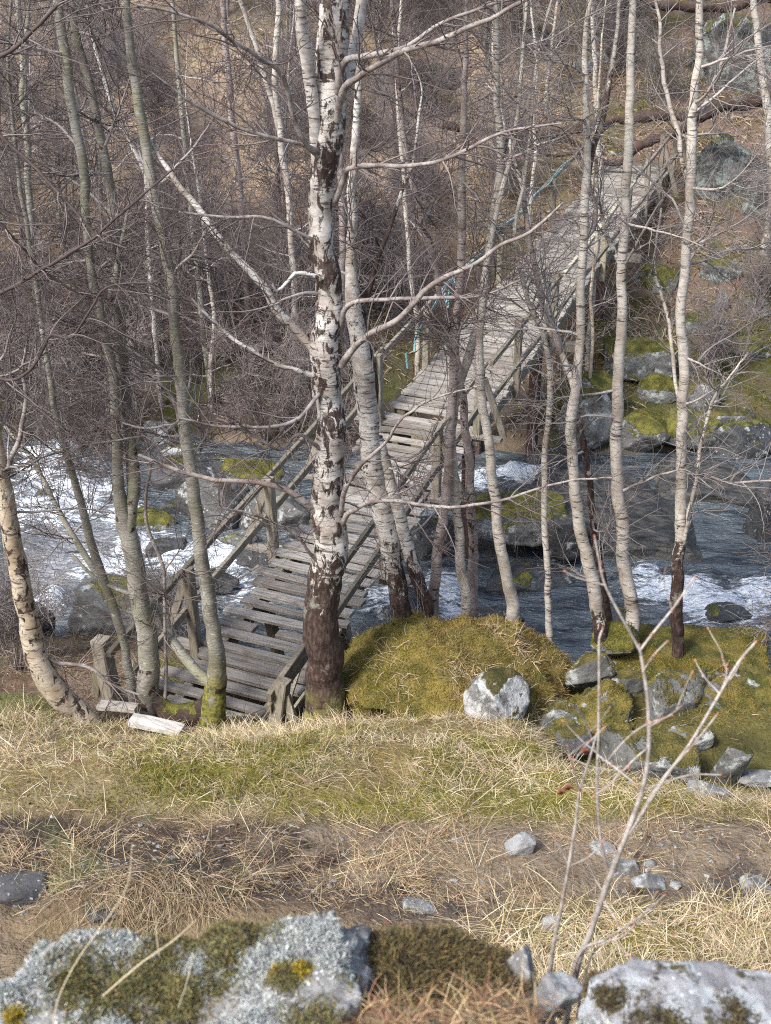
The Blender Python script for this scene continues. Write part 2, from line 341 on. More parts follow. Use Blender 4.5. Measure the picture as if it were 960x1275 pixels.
def spawn(P, Rr, count, t0, t1, L, ang=(35, 75), up=0.0, wig=0.25, n=6, ratio=0.6, rmax=1.0, tip=0.0022, taper_len=0.5, bias=None):
    """COUNT children growing from the polylines P (N,n0,3)"""
    N, n0, _ = P.shape
    ln = np.linalg.norm(np.diff(P, axis=1), axis=2).sum(1)
    idx = rng.choice(N, count, p=ln/ln.sum())
    t = rng.uniform(t0, t1, count); f = t*(n0-1); i = np.minimum(f.astype(int), n0-2); u = (f-i)[:, None]
    pos = P[idx, i]*(1-u) + P[idx, i+1]*u
    r0 = Rr[idx, i]*(1-u[:, 0]) + Rr[idx, i+1]*u[:, 0]
    tan = P[idx, i+1]-P[idx, i]; tan /= np.maximum(np.linalg.norm(tan, axis=1, keepdims=True), 1e-9)
    q = rand_unit(count)
    if bias is not None: q = q + np.asarray(bias)
    q -= tan*(q*tan).sum(1, keepdims=True); q /= np.maximum(np.linalg.norm(q, axis=1, keepdims=True), 1e-9)
    a = np.radians(rng.uniform(ang[0], ang[1], count))[:, None]
    d = np.cos(a)*tan + np.sin(a)*q
    ll = rng.uniform(L[0], L[1], count) * (1 - taper_len*t)
    out = np.zeros((count, n, 3)); out[:, 0] = pos
    for s in range(1, n):
        d = d + wig*rng.normal(size=(count, 3)) + np.array([0, 0, up])
        d /= np.linalg.norm(d, axis=1, keepdims=True)
        out[:, s] = out[:, s-1] + d*(ll/(n-1))[:, None]
    rs = np.clip(np.minimum(r0*ratio, rmax), tip*1.1, None)
    rad = rs[:, None]*(1-np.linspace(0, 1, n)) + tip*np.linspace(0, 1, n)
    return out, rad

def twig_mesh(name, sets, parent, thin=(0.10,0.072,0.068), thick=(0.30,0.265,0.245), r_lo=0.003, r_hi=0.012):
    Vs, Fs, Cs = [], [], []; off = 0
    for P, Rr, k in sets:
        V, F = tubes(P, Rr, k)
        rr = np.repeat(Rr.reshape(-1), k)
        m = sstep(r_lo, r_hi, rr)[:, None]
        tone = np.repeat(rng.uniform(0.7, 1.35, len(P)), Rr.shape[1]*k)[:, None]
        Cs.append((np.array(thin)*(1-m) + np.array(thick)*m)*tone)
        Vs.append(V); Fs.append(F+off); off += len(V)
    return mesh(name, np.concatenate(Vs), np.concatenate(Fs), M['twig'], parent, {'albedo': np.clip(np.concatenate(Cs), 0, 0.9)})

# ------------------------------------------------------------------ world, sun, camera
SUN = Vector((-0.52, -0.50, 0.78)).normalized()          # towards the sun: high, over the photographer's left shoulder
w = bpy.data.worlds.new('World'); SC.world = w; w.use_nodes = True
nt = w.node_tree; nt.nodes.clear()
sky = nt.nodes.new('ShaderNodeTexSky'); sky.sky_type = 'NISHITA'; sky.sun_disc = False
sky.sun_elevation = math.asin(SUN.z); sky.sun_rotation = math.atan2(SUN.x, SUN.y); sky.dust_density = 3.0; sky.air_density = 1.0
bg = nt.nodes.new('ShaderNodeBackground'); bg.inputs[1].default_value = 0.15
ow = nt.nodes.new('ShaderNodeOutputWorld'); nt.links.new(sky.outputs[0], bg.inputs[0]); nt.links.new(bg.outputs[0], ow.inputs[0])
ld = bpy.data.lights.new('sun', 'SUN'); ld.energy = 2.5; ld.angle = R(12); ld.color = (1.0, 0.985, 0.965)
lo = bpy.data.objects.new('sun', ld); COL.objects.link(lo); lo.rotation_euler = SUN.to_track_quat('Z', 'Y').to_euler(); lo.location = (0, 0, 40)
cd = bpy.data.cameras.new('camera'); cam = bpy.data.objects.new('camera', cd); COL.objects.link(cam); SC.camera = cam
cam.location = (0, 0, CAMZ); cam.rotation_euler = (R(90) - PITCH, 0, 0)
cd.sensor_fit = 'VERTICAL'; cd.sensor_height = 24; cd.angle = 2*math.atan(637.5/FPX); cd.clip_end = 600; cd.clip_start = 0.05
cd.dof.use_dof = True; cd.dof.focus_distance = 12.5; cd.dof.aperture_fstop = cd.lens / 7.0
SC.view_settings.view_transform = 'Standard'; SC.view_settings.look = 'None'; SC.view_settings.gamma = 1.0; SC.view_settings.exposure = 0.88
SC.cycles.max_bounces = 6; SC.cycles.diffuse_bounces = 3; SC.cycles.glossy_bounces = 2; SC.cycles.use_denoising = False; SC.cycles.pixel_filter_type = 'BLACKMAN_HARRIS'; SC.cycles.filter_width = 1.1; SC.cycles.sample_clamp_indirect = 4.0; SC.cycles.sample_clamp_direct = 12.0

# ------------------------------------------------------------------ ground sheet
def axis(segs):
    out = [np.array([segs[0][0]])]
    for a, b, st in segs: out.append(np.linspace(a, b, max(2, int(round((b-a)/st))+1))[1:])
    return np.concatenate(out)
def zone(P, a, b, y0=None):
    """how strongly a point lies in the ellipse round P"""
    return lambda x, y: np.exp(-(((x-P[0])/a)**2 + ((y-P[1])/b)**2))
gx = axis([(-90,-30,3), (-30,-12,0.6), (-12,-5,0.14), (-5,5.5,0.055), (5.5,12,0.14), (12,30,0.6), (30,90,3)])
gy = axis([(-6,0.8,0.5), (0.8,5,0.09), (5,11.5,0.055), (11.5,24,0.12), (24,36,0.2), (36,60,0.8), (60,140,3)])
X, Yg = np.meshgrid(gx, gy); xs, ys = X.ravel(), Yg.ravel()
zs = ground(xs, ys)
def grass_mask(x, y):
    m = sstep(6.35, 6.75, y + 0.18*fbm2(x, y, 1.3, 3, 31)) * (1 - sstep(9.3, 10.2, y))
    r = sstep(0.5, 1.3, x + 0.4*fbm2(x, y, 1.1, 3, 33)) * (1 - sstep(5.15, 5.55, y + 0.2*fbm2(x, y, 1.0, 3, 34))) * sstep(3.0, 3.6, y)
    m = m*(1 - sstep(1.0, 1.5, x)*sstep(-0.15, 0.25, y - (8.35 - 0.75*(x-1.2)) + 0.2*fbm2(x, y, 1.5, 3, 36)))
    return np.clip(m + r, 0, 1)
def path_mask(x, y):
    return sstep(5.25, 5.6, y + 0.15*fbm2(x, y, 1.5, 3, 35)) * (1 - sstep(6.35, 6.75, y + 0.18*fbm2(x, y, 1.3, 3, 31)))
def ground_colour(x, y):
    n1 = fbm2(x, y, 0.8, 4, 41)[:, None]; n2 = fbm2(x, y, 3.0, 4, 42)[:, None]; n3 = fbm2(x, y, 0.25, 3, 43)[:, None]
    def c(*v): return np.array(v)[None]
    def lay(base, m, col): m = np.clip(m, 0, 1); return base*(1-m) + col*m
    col = np.ones((len(x), 1))*c(0.22,0.165,0.105) + 0.05*n2
    col = lay(col, sstep(-0.05, 0.35, n1), c(0.14,0.115,0.05))
    ym = y[:, None]; xm = x[:, None]
    pm = path_mask(x, y)[:, None]
    col = lay(col, pm, c(0.085,0.065,0.053) + 0.04*n2)
    n4 = fbm2(x, y, 6.0, 4, 44)[:, None]; col = lay(col, pm*sstep(0.0, 0.35, n1+0.4*n4), c(0.21,0.165,0.115)); col = lay(col, pm*sstep(0.1, 0.3, n2-0.5*n1), c(0.045,0.033,0.028))
    col = lay(col, pm*sstep(0.05, 0.3, n2)*(1-sstep(-1.6, -0.9, xm)), c(0.12,0.125,0.055))
    gm = grass_mask(x, y)[:, None]
    col = lay(col, gm, c(0.23,0.18,0.085) + 0.06*n2)
    col = lay(col, gm*sstep(0.0, 0.3, n1), c(0.19,0.17,0.035))
    bank = sstep(9.2, 10.0, ym)*(1-sstep(12.3, 13.2, ym))
    col = lay(col, bank*0.9, c(0.17,0.12,0.085) + 0.06*n2)
    col = lay(col, bank*sstep(-0.1, 0.3, n1)*0.9, c(0.13,0.135,0.04))
    rb = sstep(0.9, 1.6, xm)*sstep(-0.1, 0.3, ym-(8.3-0.75*(xm-1.2)))*(1-sstep(11.3, 11.9, ym))
    col = lay(col, rb, c(0.095,0.085,0.025)*(1+0.7*n2))
    col = lay(col, rb*sstep(0.05, 0.3, n1), c(0.20,0.13,0.04)*(1+0.5*n2))
    bed = sstep(12.4, 13.0, ym)*(1-sstep(19.3, 20.0, ym))
    col = lay(col, bed, c(0.055,0.05,0.045))
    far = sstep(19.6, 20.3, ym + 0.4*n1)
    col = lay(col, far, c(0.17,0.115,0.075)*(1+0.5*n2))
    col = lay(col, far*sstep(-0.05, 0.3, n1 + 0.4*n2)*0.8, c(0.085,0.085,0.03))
    und = far*(1-sstep(21.0, 22.5, ym+0.6*n1))*(1-sstep(4.2, 5.2, xm))  # far bank around the bridge: dark shade painted into the ground colour
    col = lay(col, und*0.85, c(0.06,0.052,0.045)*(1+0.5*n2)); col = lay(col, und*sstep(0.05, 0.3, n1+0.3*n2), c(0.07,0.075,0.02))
    terr = far*sstep(3.6, 4.6, xm + 0.5*n1)*(1-sstep(22.9, 23.9, ym + 0.8*n1))
    col = lay(col, terr, c(0.075,0.076,0.019)*(1+0.7*n2))
    col = lay(col, terr*sstep(0.0, 0.3, n2-0.3*n1)*0.8, c(0.10,0.075,0.045))
    brk = sstep(3.8, 5.2, xm)*sstep(23.0, 23.9, ym + 0.8*n1)*(1-sstep(33, 38, ym))
    col = lay(col, brk*(0.55+0.45*sstep(-0.2, 0.1, n2)), c(0.155,0.108,0.08)*(1+0.5*n2))
    col = lay(col, brk*sstep(0.0, 0.25, n1-0.3*n2)*0.85, c(0.085,0.08,0.028))
    hill = sstep(25, 28, ym)*(1-sstep(3.5, 5.5, xm))
    col = lay(col, hill, c(0.32,0.24,0.17)*(1+0.45*n2))
    col = lay(col, hill*sstep(0.0, 0.35, n3+0.3*n1), c(0.13,0.11,0.05))
    return np.clip(col, 0.01, 0.8)
nx, ny = len(gx), len(gy)
ii = (np.arange(ny-1)[:, None]*nx + np.arange(nx-1)[None]).ravel()
GF = np.stack([ii, ii+1, ii+nx+1, ii+nx], 1)
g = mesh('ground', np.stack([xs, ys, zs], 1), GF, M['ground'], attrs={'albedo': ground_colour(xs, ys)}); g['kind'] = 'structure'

# ------------------------------------------------------------------ stream
FOAM = [(55,590,55,40,1),(95,640,65,45,1),(35,640,50,45,.8),(150,655,40,25,.9),(120,600,30,30,.6),(125,715,45,22,1),(175,690,50,22,1),(225,705,60,26,1),(275,700,70,35,.9),(290,735,50,26,.8),
        (330,600,35,12,.9),(60,755,28,18,1.1),(360,690,40,25,.7),(480,750,45,30,1),(475,790,35,25,.8),(555,735,35,30,1),(565,765,35,24,.8),(640,592,48,12,1.3),(590,603,30,12,1.2),(690,580,25,8,.9),
        (860,740,90,26,1),(900,760,80,32,1.1),(810,745,50,22,.9),(940,745,60,26,1),(700,690,45,30,.35),(740,640,14,40,.6),(780,700,40,25,.45),(800,715,40,16,.7),(660,760,50,30,.25),(870,785,60,18,.8)]
SHEET = [(100,690,58,42,1),(70,725,50,35,1),(75,665,50,25,.7),(20,555,50,18,.6),(130,555,40,15,.5),(880,800,60,20,.4),(700,600,30,10,.4)]
def onwater(px, py, z=0.15):
    d = ray(px, py); k = (z-CAMZ)/d[2]; return d*k + np.array([0, 0, CAMZ])
wx = axis([(-40,-9,0.5), (-9,9,0.075), (9,40,0.5)]); wy = axis([(11.5,20.6,0.075)])
WX, WY = np.meshgrid(wx, wy); wxs, wys = WX.ravel(), WY.ravel()
def field(L):
    f = np.zeros(len(wxs))
    for px, py, a, b, s in L:
        P = onwater(px, py); Pa = onwater(px+a, py); Pb = onwater(px, py-b)
        f = np.maximum(f, s*np.exp(-(((wxs-P[0])/abs(Pa[0]-P[0]))**2 + ((wys-P[1])/abs(Pb[1]-P[1]))**2)*0.9))
    return f
foam, sheet = field(FOAM), field(SHEET)
foam = np.clip(foam + 0.25*fbm2(wxs, wys, 1.6, 3, 51) * (foam > 0.05), 0, 1.2)
rid = 1-2*np.abs(fbm2(wxs*0.8, wys*1.5, 2.4, 4, 57)); wz = 0.15 + (0.02+0.11*foam)*rid + 0.22*sstep(2, -6, wxs)*sstep(14, 18, wys) + 0.05*fbm2(wxs, wys, 1.1, 3, 52) + (0.04 + 0.10*foam)*fbm2(wxs, wys, 3.2, 4, 53) + 0.03*fbm2(wxs, wys, 7.5, 3, 54)*(0.4+foam)
nx, ny = len(wx), len(wy); ii = (np.arange(ny-1)[:, None]*nx + np.arange(nx-1)[None]).ravel()
wo = mesh('water', np.stack([wxs, wys, wz], 1), np.stack([ii, ii+1, ii+nx+1, ii+nx], 1), M['water'], attrs={'foam': foam, 'sheet': sheet}); wo['kind'] = 'structure'

# ------------------------------------------------------------------ rocks
import bmesh
_ico = {}
def ico(level):
    if level not in _ico:
        bm = bmesh.new(); bmesh.ops.create_icosphere(bm, subdivisions=level, radius=1.0)
        bm.verts.ensure_lookup_table()
        _ico[level] = (np.array([v.co[:] for v in bm.verts]), np.array([[v.index for v in f.verts] for f in bm.faces])); bm.free()
    return _ico[level]
def rot(rx, ry, rz):
    cx, sx, cy, sy, cz, sz = math.cos(rx), math.sin(rx), math.cos(ry), math.sin(ry), math.cos(rz), math.sin(rz)
    return np.array([[cz,-sz,0],[sz,cz,0],[0,0,1]]) @ np.array([[cy,0,sy],[0,1,0],[-sy,0,cy]]) @ np.array([[1,0,0],[0,cx,-sx],[0,sx,cx]])
def rock_shape(seed, facets=11, level=5, rough=0.10, box=0.0):
    r = np.random.default_rng(seed)
    p, F = ico(level); p = p.copy()
    N = r.normal(size=(facets, 3)); N /= np.linalg.norm(N, axis=1, keepdims=True)
    D = r.uniform(0.58, 0.9, facets)
    if box:
        N = np.concatenate([N, np.eye(3), -np.eye(3)]); D = np.r_[D, np.full(6, box)]
    q = p @ N.T
    s = np.min(np.where(q > 1e-3, D[None]/np.maximum(q, 1e-3), 9), axis=1)
    p = p*np.minimum(s, 1)[:, None]
    p = p*(1 + rough*fbm(p, 1.7, 4, seed) + rough*0.55*fbm(p, 5.0, 4, seed+50) + rough*0.22*(1-2*np.abs(fbm(p, 9.0, 4, seed+70))))[:, None]
    return p, F
def rock(name, label, C, size, mat, seed, rotd=(0,0,0), facets=11, level=5, rough=0.10, box=0.0, group=None, cat='rock'):
    p, F = rock_shape(seed, facets, level, rough, box)
    V = (p*np.asarray(size)) @ rot(*[R(a) for a in rotd]).T + np.asarray(C)
    o = mesh(name, V, F, M[mat], origin=C)
    tag(o, label, cat, group); o.data['seed'] = seed
    return o, V, F
def rockpx(name, label, px, py, wpx, hpx, mat, seed, deep=0.8, rotd=(0,0,0), lift=0.25, Y=None, **k):
    """a rock whose foot shows at the pixel (px, py), WPX wide and HPX tall in the photograph"""
    P = hit(px, py) if Y is None else at(px, py, Y)
    m = depth(P)/FPX; sx = wpx*m*0.56; sz = hpx*m*0.62; sy = sx*deep
    C = P + np.array([0, sy*0.75, sz*lift])
    return rock(name, label, C, (sx, sy, sz), mat, seed, rotd, **k)

def scatter(V, F, n, upmin=-0.2, fn=None):
    a = V[F[:, 1]]-V[F[:, 0]]; b = V[F[:, -1]]-V[F[:, 0]]
    N = np.cross(a, b); A = np.linalg.norm(N, axis=1); N = N/np.maximum(A, 1e-12)[:, None]
    c = V[F].mean(1)
    wgt = A*(N[:, 2] > upmin)
    if fn is not None: wgt = wgt*fn(c, N)
    i = rng.choice(len(F), n, p=wgt/wgt.sum()); u = rng.random((n, 2)); sw = u.sum(1) > 1; u[sw] = 1-u[sw]
    return V[F[i, 0]] + a[i]*u[:, :1] + b[i]*u[:, 1:], N[i]

def blades(name, P, D, L, W, bend, colr, parent=None, mat='blade', rows=4, tipcol=None, sag=None):
    """ribbons: P (n,3) roots, D (n,3) first direction, L, W (n,), BEND how far each bows over, COLR (n,3)"""
    n = len(P); d = D/np.linalg.norm(D, axis=1, keepdims=True)
    h = rand_unit(n); h[:, 2] *= 0.15
    side = np.cross(d, h); side /= np.maximum(np.linalg.norm(side, axis=1, keepdims=True), 1e-6)
    bd = rng.normal(size=(n, 3))*0.5; bd[:, 2] = -1.0 if sag is None else sag
    Q = [P]; cur = d.copy(); p = P.copy()
    for r in range(1, rows):
        cur = cur + bd*(bend/(rows-1))[:, None]; cur /= np.linalg.norm(cur, axis=1, keepdims=True)
        p = p + cur*(L/(rows-1))[:, None]; Q.append(p)
    Q = np.stack(Q, 1); prof = np.array([1.0, 0.95, 0.7, 0.22]) if rows == 4 else np.linspace(1, 0.25, rows)
    off = side[:, None]*(W[:, None]*prof[None]*0.5)[..., None]
    V = np.stack([Q-off, Q+off], 2).reshape(-1, 3)
    base = (np.arange(n)*rows*2)[:, None]; r = (np.arange(rows-1)*2)[None]
    F = np.stack([base+r, base+r+1, base+r+3, base+r+2], -1).reshape(-1, 4)
    C = np.repeat(colr[:, None], rows*2, 1)
    return mesh(name, V, F, M[mat], parent, {'albedo': C.reshape(-1, 3)})
def palette(n, cols, wts, jit=0.18):
    c = np.array(cols)[rng.choice(len(cols), n, p=np.array(wts)/np.sum(wts))]
    return np.clip(c*rng.uniform(1-jit, 1+jit, (n, 1))*(1+rng.normal(0, 0.04, (n, 3))), 0.005, 0.85)
STRAW = [(0.56,0.46,0.29),(0.66,0.57,0.41),(0.47,0.36,0.22),(0.36,0.25,0.16),(0.30,0.27,0.07)]
MOSS = [(0.075,0.085,0.018),(0.17,0.155,0.03),(0.26,0.19,0.05),(0.22,0.135,0.05)]
def patchy(P, cols, wts):
    """moss species grow in patches: the colour follows a noise field"""
    cw = np.cumsum(wts)/np.sum(wts); f = 0.5 + 0.95*fbm(P, 2.6, 4, 23) + rng.normal(0, 0.13, len(P))
    c = np.array(cols)[np.clip(np.searchsorted(cw, np.clip(f, 0, 0.999)), 0, len(cols)-1)]
    return np.clip(c*rng.uniform(0.75, 1.25, (len(P), 1)), 0.005, 0.8)
def mossfur(parent, V, F, n, L=(0.012,0.03), w=0.004, wts=(3,4,2,1), upmin=0.1, fn=None, cols=MOSS):
    P, N = scatter(V, F, n, upmin, fn)
    D = N + 0.7*rand_unit(n)
    o = blades('moss', P-N*0.004, D, rng.uniform(*L, n), np.full(n, w)*rng.uniform(0.7, 1.4, n), rng.uniform(0, 0.6, n), patchy(P, cols, wts), parent, 'mossfib', rows=3)
    o['kind'] = 'stuff'; return o

# --- the large moss mound beside the birch
Cm = at(572, 862, 9.35); mm_ = depth(Cm)/FPX
p, F = rock_shape(3, 7, 6, 0.12)
V = p*np.array([1.30, 0.95, 0.82]) + np.array([Cm[0]-0.04, Cm[1]+0.42, Cm[2]-0.42])
zz = np.clip(1-(V[:, 2]-Cm[2]+0.42)/0.62, 0, 1.2); V[:, :2] += (V[:, :2]-np.array([Cm[0]-0.04, Cm[1]+0.42]))*(0.20*zz-0.10)[:, None]; V += 0.10*fbm(V, 1.6, 4, 77)[:, None]*np.array([0.5, 0.5, 1]) + 0.20*fbm(V, 3.6, 4, 78)[:, None]*np.array([0.4, 0.6, 1])
mound = mesh('mossy_boulder', V, F, M['rock_mound'], origin=Cm); tag(mound, 'big rounded boulder wholly overgrown with golden green moss, beside the foot of the largest birch', 'boulder')
def mcol(c, N): return 0.35 + (fbm(c, 2.5, 3, 8) > -0.15)
mossfur(mound, V, F, 20000, (0.015, 0.05), 0.0055, (0.8,3.0,3.4,2.2), -0.2, mcol)
mossfur(mound, V, F, 17000, (0.02, 0.06), 0.005, (1,1,1,1), -0.2, lambda c, N: mcol(c, N)*(sstep(-0.5, 0.1, c[:, 0]-Cm[0]+0.8*fbm(c, 2.0, 3, 15))+0.02), cols=[(0.24,0.17,0.075),(0.34,0.255,0.13),(0.20,0.13,0.06),(0.28,0.21,0.06)])
mossfur(mound, V, F, 7000, (0.012, 0.035), 0.0055, (1,1), 0.0, lambda c, N: (c[:, 0] < Cm[0]-0.45+0.3*fbm(c, 3, 2, 5))*(fbm(c, 2, 3, 12) > -0.15)*1.0, cols=[(0.17,0.18,0.025),(0.26,0.24,0.03)])
Pd, Nd = scatter(V, F, 1500, 0.15, lambda c, N: np.exp(-(((c[:, 0]-Cm[0]-0.15)/0.55)**2)) * (c[:, 1] < Cm[1]+0.4))
Pd, Nd = scatter(V, F, 3200, 0.1, lambda c, N: (np.exp(-(((c[:, 0]-Cm[0]-0.15)/0.6)**2)) + 0.15)*(fbm(c, 2.2, 3, 9) > -0.1)*(c[:, 1] < Cm[1]+0.5))
o = blades('dry_grass', Pd, Nd*0.4+rand_unit(3200)*0.8+np.array([0,-0.3,0.1]), rng.uniform(0.05, 0.2, 3200), np.full(3200, 0.0045), rng.uniform(0.3, 1.2, 3200), palette(3200, STRAW, (2,1.5,3,4,0.5)), mound); o['kind'] = 'stuff'

